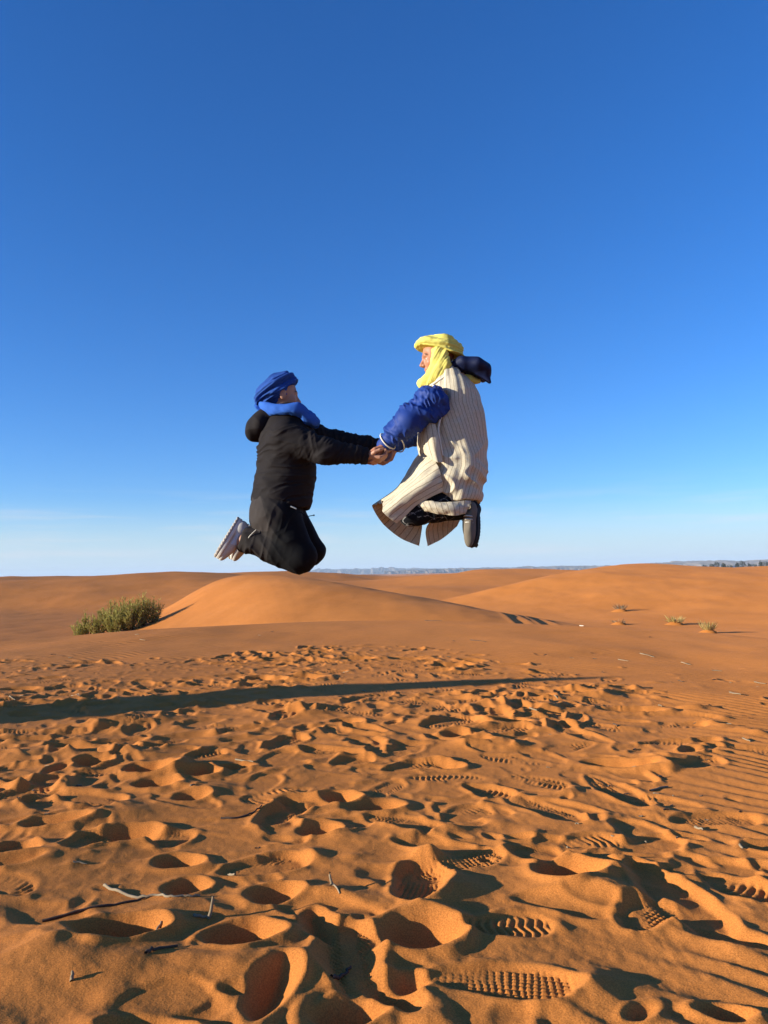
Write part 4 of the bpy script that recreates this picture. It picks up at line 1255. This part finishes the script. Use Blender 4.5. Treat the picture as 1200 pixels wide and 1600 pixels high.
def m_turban(P):
    ax = frame((1, 0, -.10), (.10, 0, 1))
    d = ellip(P, p(687, 548), ax, (.142, .122, .074))
    d = smin(d, ellip(P, p(701, 560), frame((.70, 0, -.72), (.72, 0, .70)), (.118, .112, .080)), .03)
    d = smin(d, ellip(P, p(666, 541), frame((1, 0, .20), (-.20, 0, 1)), (.062, .098, .046)), .03)
    d = smin(d, ellip(P, p(694, 532), frame((1, 0, -.2), (.2, 0, 1)), (.065, .075, .026)), .02)
    face = plane(P, p(668, 549), (-.25, 0, -1.0))
    back = plane(P, p(708, 586), (.45, 0, -1.0))
    return smax(smax(d, face, .010), back, .02)
solid('turban', m_turban, p(632, 610, -.18), p(740, 515, .18), M_YELLOW, man, 0.003,
      lambda V: wrap_folds(V, (.22, 0, .97), 64, .0095, 1.0, -.055, p(735, 585)) + .0015 * noise3(V[:, 0] * 60, V[:, 1] * 40, V[:, 2] * 60))
def m_drape(P):
    d = None
    for s in (-1, 1):
        a = chain(P, [p(679, 548, s * .080), p(681, 564, s * .083), p(675, 580, s * .074), p(664, 595, s * .040), p(659, 599, 0)], [.016, .022, .024, .022, .020], .02)
        b = chain(P, [p(694, 552, s * .086), p(696, 570, s * .086), p(688, 586, s * .078), p(672, 598, s * .040)], [.024, .028, .026, .022], .02)
        e = cone(P, p(686, 549, s * .085), p(683, 584, s * .078), .027, .026)
        d = unite(.03, a, b, e) if d is None else unite(.03, d, a, b, e)
    d = smin(d, ellip(P, p(690, 589), frame((1, 0, .42), (-.42, 0, 1)), (.104, .094, .040)), .03)
    d = smax(d, -chain(P, [p(652, 552), p(657, 568), p(655, 580)], [.062, .058, .030], .02), .010)
    return d
solid('face_scarf', m_drape, p(635, 625, -.18), p(735, 535, .18), M_YELLOW, man, 0.003,
      lambda V: wrap_folds(V, (.80, 0, -.45), 60, .0065, 6.0) + .0015 * noise3(V[:, 0] * 60, V[:, 1] * 40, V[:, 2] * 60))
solid('scarf_tail', lambda P: chain(P, [p(716, 590, -.02), p(732, 594, -.02), p(748, 596, -.01)], [.03, .026, .012], .02), p(705, 615, -.1), p(760, 580, .08), M_YELLOW, man, 0.003,
      lambda V: wrap_folds(V, (.1, .3, .9), 60, .006, 2.0))
def m_hood(P):
    d = loft(P, [(p(698, 580), .020, .08), (p(720, 573), .036, .12), (p(742, 574), .046, .13), (p(757, 582), .046, .11)], .04)
    d = smin(d, cone(P, p(755, 582, -.05), p(764, 597, -.06), .04, .010), .02)
    d = smin(d, cone(P, p(755, 580, .05), p(764, 590, .06), .04, .014), .02)
    d = smax(d, plane(P, p(765.5, 585), (1, 0, .12)), .01)
    return d
solid('jacket_hood', m_hood, p(685, 620, -.2), p(785, 545, .2), M_HOOD, man, 0.0035,
      lambda V: .007 * (1 - 2 * np.abs(noise3(V[:, 0] * 12 + V[:, 2] * 8, V[:, 1] * 6, V[:, 2] * 16 - V[:, 0] * 6))))
# ================================================================== the rest of the place
def hit(px, py, r0=8.0, r1=400.0):
    """where a line of sight first meets the far sand"""
    x, y, z = (float(v) for v in ray(px, py))
    t = np.geomspace(r0, r1, 6000)
    g = base_height(x * t, y * t) - (CAM_H + z * t)
    i = int(np.argmax(g > 0))
    return np.array([x * t[i], y * t[i]])

# --- far hills: broken tablelands along the horizon
def rock_material():
    m, n, l, b = mat_nodes('rock')
    tc = n.new('ShaderNodeNewGeometry')
    t = n.new('ShaderNodeTexNoise'); t.inputs['Scale'].default_value = 0.02; t.inputs['Detail'].default_value = 6
    l.new(tc.outputs['Position'], t.inputs['Vector'])
    r = n.new('ShaderNodeValToRGB')
    r.color_ramp.elements[0].position = 0.35; r.color_ramp.elements[0].color = (0.09, 0.07, 0.055, 1)
    r.color_ramp.elements[1].position = 0.65; r.color_ramp.elements[1].color = (0.22, 0.165, 0.12, 1)
    l.new(t.outputs['Fac'], r.inputs['Fac']); l.new(r.outputs['Color'], b.inputs['Base Color'])
    b.inputs['Roughness'].default_value = 0.95; b.inputs['Specular IOR Level'].default_value = 0.1
    return m
M_ROCK = rock_material()
def hill(prof, dist, width, seed, steep=3.0):
    xs = np.array([q[0] for q in prof], float); ys = np.array([q[1] for q in prof], float)
    n = int((xs[-1] - xs[0]) / 1.1); m = 15
    px = np.linspace(xs[0], xs[-1], n)
    Wp = W(px, np.interp(px, xs, ys), dist)
    top = np.maximum(Wp[2], -3)
    rough = fbm2(px / 9.0, 0 * px, 4, seed)
    top = -7 + (top + 7) * (1 + .10 * rough)
    tt = np.linspace(-1, 1, m)
    V = np.zeros((n, m, 3))
    for j, t in enumerate(tt):
        gul = fbm2(px / 5.0, 0 * px + t * 2.0, 4, seed + 5)
        V[:, j, 1] = dist + width * (t + .22 * gul * (abs(t) < .95))
        V[:, j, 0] = Wp[0]
        V[:, j, 2] = -7 + (top + 7) * np.clip(1.0 - np.abs(t) ** steep, 0, 1) * (1 + .12 * gul * (abs(t) > .1))
    idx = np.arange(n * m).reshape(n, m)
    Q = np.stack([idx[:-1, :-1], idx[1:, :-1], idx[1:, 1:], idx[:-1, 1:]], -1).reshape(-1, 4)
    return put(bpy.data.objects.new('hills', np_mesh('hills', V.reshape(-1, 3), Q, None, M_ROCK, False)), kind='structure')
hill([(130, 905), (165, 901), (180, 899), (200, 900), (215, 898), (260, 899), (300, 897), (360, 897), (420, 897), (470, 899), (500, 904)], 9000, 700, 3)
hill([(440, 897), (480, 893), (500, 890), (520, 889), (590, 888.5), (598, 887), (640, 888), (700, 889), (760, 892)], 8200, 650, 13, 4.0)
hill([(600, 893), (660, 890), (720, 888), (780, 887), (830, 885.5), (870, 885), (900, 884), (960, 884.5), (1010, 886)], 5200, 400, 23, 4.0)
hill([(930, 888), (980, 884), (1020, 880), (1030, 879.5), (1060, 880), (1075, 877.5), (1085, 877), (1105, 879), (1125, 877.5), (1150, 879), (1165, 876.5), (1200, 875), (1260, 874), (1330, 877), (1400, 880)], 4300, 420, 33)
hill([(-300, 903), (-150, 900), (-40, 903), (60, 905)], 9500, 600, 43)

# --- plants
def leaf_mat(name, c0, c1):
    m, n, l, b = mat_nodes(name)
    oi = n.new('ShaderNodeNewGeometry')
    t = n.new('ShaderNodeTexNoise'); t.inputs['Scale'].default_value = 3.0; t.inputs['Detail'].default_value = 4
    l.new(oi.outputs['Position'], t.inputs['Vector'])
    r = n.new('ShaderNodeValToRGB')
    r.color_ramp.elements[0].position = 0.35; r.color_ramp.elements[0].color = c0 + (1,)
    r.color_ramp.elements[1].position = 0.65; r.color_ramp.elements[1].color = c1 + (1,)
    l.new(t.outputs['Fac'], r.inputs['Fac']); l.new(r.outputs['Color'], b.inputs['Base Color'])
    b.inputs['Roughness'].default_value = 0.75; b.inputs['Specular IOR Level'].default_value = 0.15
    tr = n.new('ShaderNodeBsdfTranslucent'); mx = n.new('ShaderNodeMixShader'); mx.inputs['Fac'].default_value = 0.38
    l.new(r.outputs['Color'], tr.inputs['Color']); l.new(b.outputs['BSDF'], mx.inputs[1]); l.new(tr.outputs['BSDF'], mx.inputs[2])
    l.new(mx.outputs['Shader'], n['Material Output'].inputs['Surface'])
    return m
M_BROOM = leaf_mat('broom_leaf', (0.25, 0.215, 0.045), (0.42, 0.36, 0.10))
M_STEM = cloth_mat('broom_stem', (0.13, 0.10, 0.055), 0.9, 60, 0.3)
M_STRAW = leaf_mat('straw', (0.42, 0.29, 0.085), (0.60, 0.43, 0.16))
M_TWIG = cloth_mat('bleached_wood', (0.23, 0.165, 0.10), 0.85, 250, 0.4, var=0.3)
M_DARK_TWIG = cloth_mat('dark_wood', (0.09, 0.055, 0.035), 0.85, 250, 0.4, var=0.3)
M_TREE = leaf_mat('tree_leaf', (0.020, 0.026, 0.012), (0.045, 0.055, 0.025))
M_MUD = cloth_mat('mud_plaster', (0.55, 0.42, 0.30), 0.9, 20, 0.2)

def blades(tips):
    """thin leaf blades: (root, tip, width) -> V, T"""
    V, T = [], []
    for a, b, w in tips:
        d = b - a; s = np.cross(d, rng.normal(size=3)); s = s / (np.linalg.norm(s) + 1e-9) * w
        i = len(V); m = a + d * .5
        V += [a, m + s, b, m - s]; T += [(i, i + 1, i + 2), (i, i + 2, i + 3)]
    return np.array(V), np.array(T)

def shrub(px, py, clumps, dist, label):
    x0 = float(W(px, py, dist)[0])
    base = np.array([x0, dist, float(base_height(np.array([x0]), np.array([dist]))[0])])
    root = empty('broom_shrub', base, label, 'shrub')
    tips, stems = [], []
    for cx, cy, hgt, rad, n in clumps:
        cx, cy, hgt, rad = cx * 1.2, cy * 1.2, hgt * 0.97, rad * 1.15
        c = np.array([cx, cy, float(base_height(np.array([x0 + cx]), np.array([dist + cy]))[0]) - base[2] - .05])
        for _ in range(n):
            a = rng.uniform(0, 2 * math.pi); q = rad * math.sqrt(rng.uniform(0, 1))
            lean = np.array([math.cos(a) * q, math.sin(a) * q, 0])
            h = hgt * (1 - .35 * (q / rad) ** 2) * rng.uniform(.65, 1.08)
            ts = np.linspace(0, 1, 7)
            pts = np.array([c + lean * (.35 + .65 * t ** .8) * (t > 0) + np.array([0, 0, h * t]) + lean * .25 * t * t for t in ts])
            stems.append((pts, np.linspace(.009, .002, 7)))
            for t in rng.uniform(.10, 1.0, 34):
                k = min(int(t * 6), 5); f = t * 6 - k
                r = pts[k] * (1 - f) + pts[k + 1] * f
                d = (pts[k + 1] - pts[k]); d = d / np.linalg.norm(d) * .8 + rng.normal(size=3) * .38
                tips.append((r, r + d / np.linalg.norm(d) * rng.uniform(.07, .17), rng.uniform(.007, .015)))
    V, T = blades(tips)
    put(bpy.data.objects.new('foliage', np_mesh('foliage', V, None, T, M_BROOM, False)), root)
    V, Q = tube_mesh(stems, 4)
    put(bpy.data.objects.new('stem', np_mesh('stem', V, Q, None, M_STEM)), root)
shrub(186, 980, [(.25, 0, 1.42, .42, 70), (.72, .05, 1.30, .30, 50), (-.22, .1, 1.25, .38, 55), (1.0, .1, 1.0, .28, 34), (-.62, 0, .85, .30, 36), (-.98, .05, 1.0, .16, 16),
                 (-1.25, 0, .68, .22, 22), (.5, -.25, 1.05, .4, 50), (0, -.3, .95, .4, 45)], 28.5,
      'olive green desert broom shrub growing below the bright dune')
shrub(-75, 990, [(0, 0, 1.0, .5, 50), (.5, 0, .8, .35, 30)], 25.5, 'desert broom shrub just past the left edge of the picture')

def tuft(px, py, n, hgt, rad, label, mat):
    x, y = hit(px, py)
    z = float(base_height(np.array([x]), np.array([y]))[0])
    root = empty('grass_tuft', (x, y, z), label, 'grass tuft', 'dry grass tufts in the hollow on the right')
    th = np.linspace(0, 2 * math.pi, 15)[:-1]
    V = [(0, 0, .13)] + [(math.cos(t) * rad * 1.1 * r - (.5 * rad if r > 1 else 0), math.sin(t) * rad * r, zz) for r, zz in ((.5, .105), (1.0, .05), (1.7, -.06)) for t in th]
    T = [(0, 1 + i, 1 + (i + 1) % 14) for i in range(14)]
    Q = [(1 + r * 14 + i, 1 + (r + 1) * 14 + i, 1 + (r + 1) * 14 + (i + 1) % 14, 1 + r * 14 + (i + 1) % 14) for r in range(2) for i in range(14)]
    put(bpy.data.objects.new('sand_mound', np_mesh('sand_mound', np.array(V), np.array(Q), np.array(T), M_SAND)), root)
    tips = []
    for _ in range(n):
        a = rng.uniform(0, 6.28); q = rad * math.sqrt(rng.uniform())
        r0 = np.array([math.cos(a) * q * .7, math.sin(a) * q * .7, .06])
        tips.append((r0, r0 + np.array([math.cos(a) * q * .9, math.sin(a) * q * .9, hgt * rng.uniform(.5, 1.1)]) + rng.normal(size=3) * .04, .012))
    V, T = blades(tips)
    put(bpy.data.objects.new('blades', np_mesh('blades', V, None, T, mat, False)), root)
tuft(970, 955, 70, .30, .26, 'bleached dry grass tuft farthest left and highest up the hollow', M_TWIG)
tuft(1055, 976, 110, .28, .26, 'yellow grass tuft in the middle of the hollow', M_STRAW)
tuft(1107, 989, 120, .32, .22, 'greenish yellow grass tuft nearest to the right edge', M_STRAW)
tuft(968, 976, 30, .12, .22, 'nearly buried grass tuft low on the near side of the hollow', M_TWIG)

# --- distant trees and a mud house behind the right-hand dune
def far_tree(x, y, z, h, w, label):
    root = empty('tree', (x, y, z), label, 'tree', 'dark trees on the far horizon at the right')
    V, Q = tube_mesh([(np.array([(0, 0, 0), (.05 * w, 0, h * .35), (0, 0, h * .8)]), (.22, .17, .06))] +
                     [(np.array([(0, 0, h * .4), (math.cos(a) * w * .25, math.sin(a) * w * .25, h * .7)]), (.1, .04)) for a in (0.4, 2.3, 4.4)], 6)
    put(bpy.data.objects.new('trunk', np_mesh('trunk', V, Q, None, M_STEM)), root)
    tips = []
    for _ in range(420):
        u = rng.normal(size=3); u /= np.linalg.norm(u); r = rng.uniform(.4, 1) ** .5 * (1 + .25 * math.sin(u[0] * 5 + u[2] * 4))
        c = np.array([u[0] * w * .5 * r, u[1] * w * .5 * r, h * .62 + u[2] * h * .36 * r])
        tips.append((c, c + rng.normal(size=3) * .5, .22))
    V, T = blades(tips)
    put(bpy.data.objects.new('crown', np_mesh('crown', V, None, T, M_TREE, False)), root)
fx = [1030, 1046, 1101, 1112, 1120, 1131, 1140, 1152, 1160, 1171, 1178, 1189, 1197]
for i, q in enumerate(fx):
    dist = 780 + 40 * math.sin(i * 2.1)
    h = 6.0 + 1.8 * math.sin(i * 1.7 + 1) - (2.0 if q < 1100 else 0)
    nth = ('leftmost', 'second from the left', 'third from the left', 'fourth from the left', 'fifth from the left', 'sixth from the left', 'middle one', 'sixth from the right',
           'fifth from the right', 'fourth from the right', 'third from the right', 'second from the right', 'rightmost')[i] if len(fx) == 13 else ''
    far_tree(W(q, 884, dist)[0], dist, -3.4, h + 2.2, 5.5 + 2 * math.sin(i * 3.3), 'far dark tree on the horizon at the right, ' + nth + ' of the row')
hx, hy = W(1079, 884, 800)[0], 800.0
house = empty('mud_house', (hx, hy, -2.4), 'small pale flat roofed mud house on the far horizon', 'house')
def box(name, x0, x1, y0, y1, z0, z1, mat, parent):
    V = np.array([(x, y, z) for z in (z0, z1) for y in (y0, y1) for x in (x0, x1)], float)
    Q = np.array([(0, 2, 3, 1), (4, 5, 7, 6), (0, 1, 5, 4), (2, 6, 7, 3), (0, 4, 6, 2), (1, 3, 7, 5)])
    return put(bpy.data.objects.new(name, np_mesh(name, V, Q, None, mat, False)), parent)
box('wall', -5, 5, -3, 3, 0, 4.6, M_MUD, house)
box('roof', -5.3, 5.3, -3.3, 3.3, 4.6, 5.0, M_MUD, house)
box('door', -.6, .6, -3.08, -3.0, 0, 2.1, M_DARK_TWIG, house)
for wx in (-3.2, 2.6): box('window', wx, wx + .9, -3.06, -3.0, 2.6, 3.6, M_DARK_TWIG, house)

# --- the person whose long shadow crosses the sand, out of the picture on the left
tip = G(968, 1058)
tip_z = float(base_height(tip[0:1], tip[1:2])[0])
fz = tip_z
for _ in range(20):
    fpos = tip - (1.80 + fz - tip_z) / math.tan(SUN_EL) * np.array([math.cos(SUN_AZ), math.sin(SUN_AZ)])
    fz = 0.5 * fz + 0.5 * float(base_height(fpos[0:1], fpos[1:2])[0])
print('shadow caster at', fpos, fz)
third = empty('person', (fpos[0], fpos[1], fz), 'person standing in a wide cloak with a pointed hood, beyond the left edge', 'person')
O = np.array([fpos[0], fpos[1], fz], F32)
fwd = unit((-math.sin(SUN_AZ), math.cos(SUN_AZ), 0))          # broadside to the sun
lat = np.array([math.cos(SUN_AZ), math.sin(SUN_AZ), 0], F32)
def q3(a, b, c): return O + lat * a + fwd * b + np.array([0, 0, c], F32)
def robe3(P):
    d = chain(P, [q3(0, 0, .12), q3(0, 0, .7), q3(0, 0, 1.15), q3(0, 0, 1.36)], [.24, .20, .19, .15], .06)
    for s in (-1, 1): d = smin(d, chain(P, [q3(0, s * .15, .2), q3(0, s * .16, .8), q3(0, s * .14, 1.20), q3(0, s * .09, 1.42)], [.16, .15, .13, .08], .05), .06)
    for s in (-1, 1): d = smin(d, chain(P, [q3(0, s * .16, 1.36), q3(.02, s * .23, 1.10), q3(.06, s * .20, .84)], [.085, .075, .065], .03), .05)
    d = smin(d, chain(P, [q3(0, 0, 1.42), q3(0, 0, 1.56), q3(-.03, 0, 1.70), q3(-.07, 0, 1.82)], [.13, .125, .07, .015], .04), .05)
    d = smax(d, -ellip(P, q3(.12, 0, 1.555), np.eye(3, dtype=F32), (.07, .07, .10)), .02)
    return smax(d, (O[2] + .10) - P[:, 2], .01)
solid('hooded_cloak', robe3, O + [-.6, -.6, 0], O + [.6, .6, 2.0], M_ROBE, third, .010, lambda V: .012 * noise3(V[:, 0] * 12, V[:, 1] * 12, V[:, 2] * 1.5), {'stripe': lambda V: .2 * np.arctan2(V[:, 1] - O[1], V[:, 0] - O[0])})
A3 = frame((math.cos(SUN_AZ), math.sin(SUN_AZ), -.02), (0, 0, 1))
def body3(P):
    d = head_field(P, q3(.02, 0, 1.57), A3, .95)
    d = smin(d, chain(P, [q3(0, 0, 1.50), q3(0, 0, 1.2), q3(0, 0, .85)], [.05, .12, .12], .05), .03)
    for s in (-1, 1):
        d = smin(d, chain(P, [q3(0, s * .16, 1.36), q3(.02, s * .23, 1.10), q3(.06, s * .20, .84)], [.05, .04, .03]), .03)
        d = smin(d, hand_field(P, q3(.06, s * .20, .83), (.15, 0, -1), (0, -s, 0), s, .95, (.3, .4, .3)), .01)
        d = smin(d, chain(P, [q3(0, s * .09, .85), q3(.01, s * .09, .48), q3(0, s * .09, .08)], [.085, .055, .04]), .03)
    return d
solid('body', body3, O + [-.45, -.45, -.02], O + [.45, .45, 1.8], M_SKIN_M, third, .006)
for s in (-1, 1):
    solid('shoe', lambda P: smax(smin(ellip(P, q3(.07, s * .09, .045), A3, (.12, .045, .045)), cone(P, q3(0, s * .09, .04), q3(0, s * .09, .10), .045, .045), .02), O[2] - P[:, 2], .01),
          O + [-.3, -.3, -.03], O + [.35, .35, .2], M_BLACK, third, .006)

# --- twigs, leaves and chips lying on the sand
def on_sand(px, py, up=0.0):
    x, y = G(px, py)
    return np.array([x, y, float(ground_z(np.array([x]), np.array([y]))[0]) + up])
def twig(pts, r, mat, label, group=None, name='twig', lift=None, sub=5):
    if r > .0040: r = .0040 + (r - .0040) * .18
    P = np.array([on_sand(a, b) for a, b in pts])
    lift = lift or [0.6] * len(pts)
    P[:, 2] += np.array([l * r if l < 3 else l * .001 for l in lift])
    P = spline(P, max(4, (len(pts) - 1) * sub + 1))
    P[1:-1] += rng.normal(size=(len(P) - 2, 3)) * r * .35
    if len(pts) > 2 or lift[0] < 3:
        gz = ground_z(P[:, 0], P[:, 1])
        P[:, 2] = np.maximum(P[:, 2], gz + r * .3)
    V, Q = tube_mesh([(P, np.linspace(r, r * .55, len(P)))], 6)
    o = bpy.data.objects.new(name, np_mesh(name, V - P[0], Q, None, mat))
    o.location = P[0]
    return put(o, None, label, name, group)
twig([(163, 1385), (180, 1395), (215, 1405), (245, 1405), (262, 1412), (290, 1411), (313, 1408)], .0042, M_TWIG, 'long pale crooked twig lying behind the deep pit at the lower left')
twig([(66, 1440), (130, 1427), (190, 1416), (226, 1407)], .0036, M_DARK_TWIG, 'long dark straight stick left of the pale crooked twig')
t_ = twig([(303, 1440), (327, 1441)], .0040, M_TWIG, 'pale forked twig with one prong standing up between the two deep pits')
V, Q = tube_mesh([(np.array([on_sand(326, 1441, .002), on_sand(330, 1441, .020), on_sand(333, 1441, .050)]), (.0042, .004, .0025))], 6)
put(bpy.data.objects.new('prong', np_mesh('prong', V - np.array(t_.location), Q, None, M_TWIG)), t_)
twig([(518, 1398), (516, 1396)], .0048, M_TWIG, 'short pale stub standing upright behind the central footprint', lift=[0, 30])
twig([(520, 1394), (531, 1409)], .0030, M_TWIG, 'thin pale splinter leaning beside the upright stub')
twig([(518, 1541), (535, 1527), (548, 1511)], .0042, M_DARK_TWIG, 'dark narrow dry leaf pointing up at the bottom centre', name='leaf')
twig([(228, 1514), (245, 1504), (278, 1495)], .0045, M_DARK_TWIG, 'dark curled dry leaf below the deep pit at the lower left', name='leaf')
twig([(112, 1552), (113, 1548)], .0050, M_TWIG, 'short broken stub poking up near the lower left corner', lift=[0, 13])
twig([(345, 1280), (372, 1279), (395, 1272), (409, 1265)], .0040, M_DARK_TWIG, 'bent dark stick lying across the trampled middle of the sand')
twig([(357, 1366), (367, 1371)], .0065, M_TWIG, 'thick pale wood chip beside the oval footprint at the left', name='wood_chip')
twig([(238, 1464), (252, 1452)], .0042, M_TWIG, 'small pale twig stuck on the sunny wall of the lower left pit')
twig([(114, 1354), (136, 1353)], .0030, M_TWIG, 'thin pale twig at the left, above the crooked one')
twig([(112, 1084), (143, 1090)], .0075, M_TWIG, 'straight bleached white stick just beyond the long shadow at the left')
twig([(15, 1091), (24, 1093)], .0085, M_TWIG, 'white wood chip at the left edge beyond the long shadow', name='wood_chip')
twig([(368, 1189), (396, 1195)], .0040, M_TWIG, 'pale twig in the middle of the trampled sand below the long shadow')
twig([(1087, 1299), (1099, 1304)], .0075, M_TWIG, 'pale wood chip on the rippled sand at the right', name='wood_chip')
twig([(1157, 1331), (1161, 1336)], .0045, M_TWIG, 'tiny white chip near the right edge on the rippled sand', name='wood_chip')
twig([(1016, 1240), (1044, 1233)], .0065, M_TWIG, 'pale grey twig right of the large pit at the right')
twig([(1140, 1084), (1158, 1087)], .0090, M_TWIG, 'pale twig on the smooth sand level with the big scuff at the right')
twig([(1161, 1158), (1173, 1163)], .0075, M_TWIG, 'short white twig on the ripples near the right edge')
twig([(1178, 1064), (1196, 1066)], .0080, M_TWIG, 'pale twig at the right edge on the smooth far sand')
twig([(1064, 1031), (1079, 1034)], .0090, M_TWIG, 'pale twig on the far smooth sand in front of the hollow')
twig([(1112, 1046), (1128, 1047)], .0080, M_TWIG, 'slim pale twig alone on the smooth sand at the right')
twig([(1000, 1020), (1022, 1024)], .0110, M_TWIG, 'knobbly brown twig half buried in the smooth far sand')
twig([(966, 1030), (982, 1032)], .0100, M_TWIG, 'pale twig left of the knobbly brown one on the far sand')
twig([(862, 1092), (872, 1096)], .0100, M_TWIG, 'pale chip beside the end of the long shadow', name='wood_chip')
twig([(828, 1114), (840, 1120)], .0085, M_TWIG, 'pale chip at the edge of the dark pit right of the middle', name='wood_chip')
twig([(959, 1136), (965, 1140)], .0085, M_DARK_TWIG, 'small dark chip below the wide scuff at the right', name='wood_chip')
twig([(906, 979), (912, 979.5)], .0300, M_TRIM, 'white stone on the crest in front of the hollow', name='stone', sub=3)
twig([(735, 1001), (760, 1004)], .0120, M_DARK_TWIG, 'dark twig on the crest right of the middle')
twig([(664, 968.5), (690, 970)], .0110, M_DARK_TWIG, 'dark thin twig lying on the crest below the dune')
n_ = 0
while n_ < 70:
    px, py = random.uniform(20, 1195), random.uniform(978, 1330)
    if py > 1040 and px < 850 and random.random() < .75: continue
    dist_ = G(px, py)[1]
    L = random.uniform(2.5, 9); a = random.gauss(0, .25)
    r = random.uniform(.0014, .0030) * (0.7 + dist_ / 5)
    twig([(px, py), (px + L * math.cos(a), py + L * math.sin(a) * .5)], r, random.choice([M_TWIG, M_TWIG, M_DARK_TWIG]), 'tiny bit of dry twig scattered on the sand', 'tiny twig bits scattered over the sand')
    n_ += 1

# ------------------------------------------------------------------ the air
def haze_box():
    x0, x1, y0, y1, z0, z1 = -15000, 15000, -15000, 15000, -9.0, 150.0
    V = np.array([(x, y, z) for z in (z0, z1) for y in (y0, y1) for x in (x0, x1)], float)
    Q = np.array([(0, 2, 3, 1), (4, 5, 7, 6), (0, 1, 5, 4), (2, 6, 7, 3), (0, 4, 6, 2), (1, 3, 7, 5)])
    m = bpy.data.materials.new('haze'); m.use_nodes = True
    n, l = m.node_tree.nodes, m.node_tree.links
    n.clear()
    o = n.new('ShaderNodeOutputMaterial'); v = n.new('ShaderNodeVolumePrincipled')
    v.inputs['Color'].default_value = (0.70, 0.83, 1.0, 1)
    v.inputs['Density'].default_value = 0.00010
    v.inputs['Anisotropy'].default_value = 0.0
    l.new(v.outputs['Volume'], o.inputs['Volume'])
    return put(bpy.data.objects.new('haze', np_mesh('haze', V, Q, None, m, False)), kind='stuff')
haze_box()
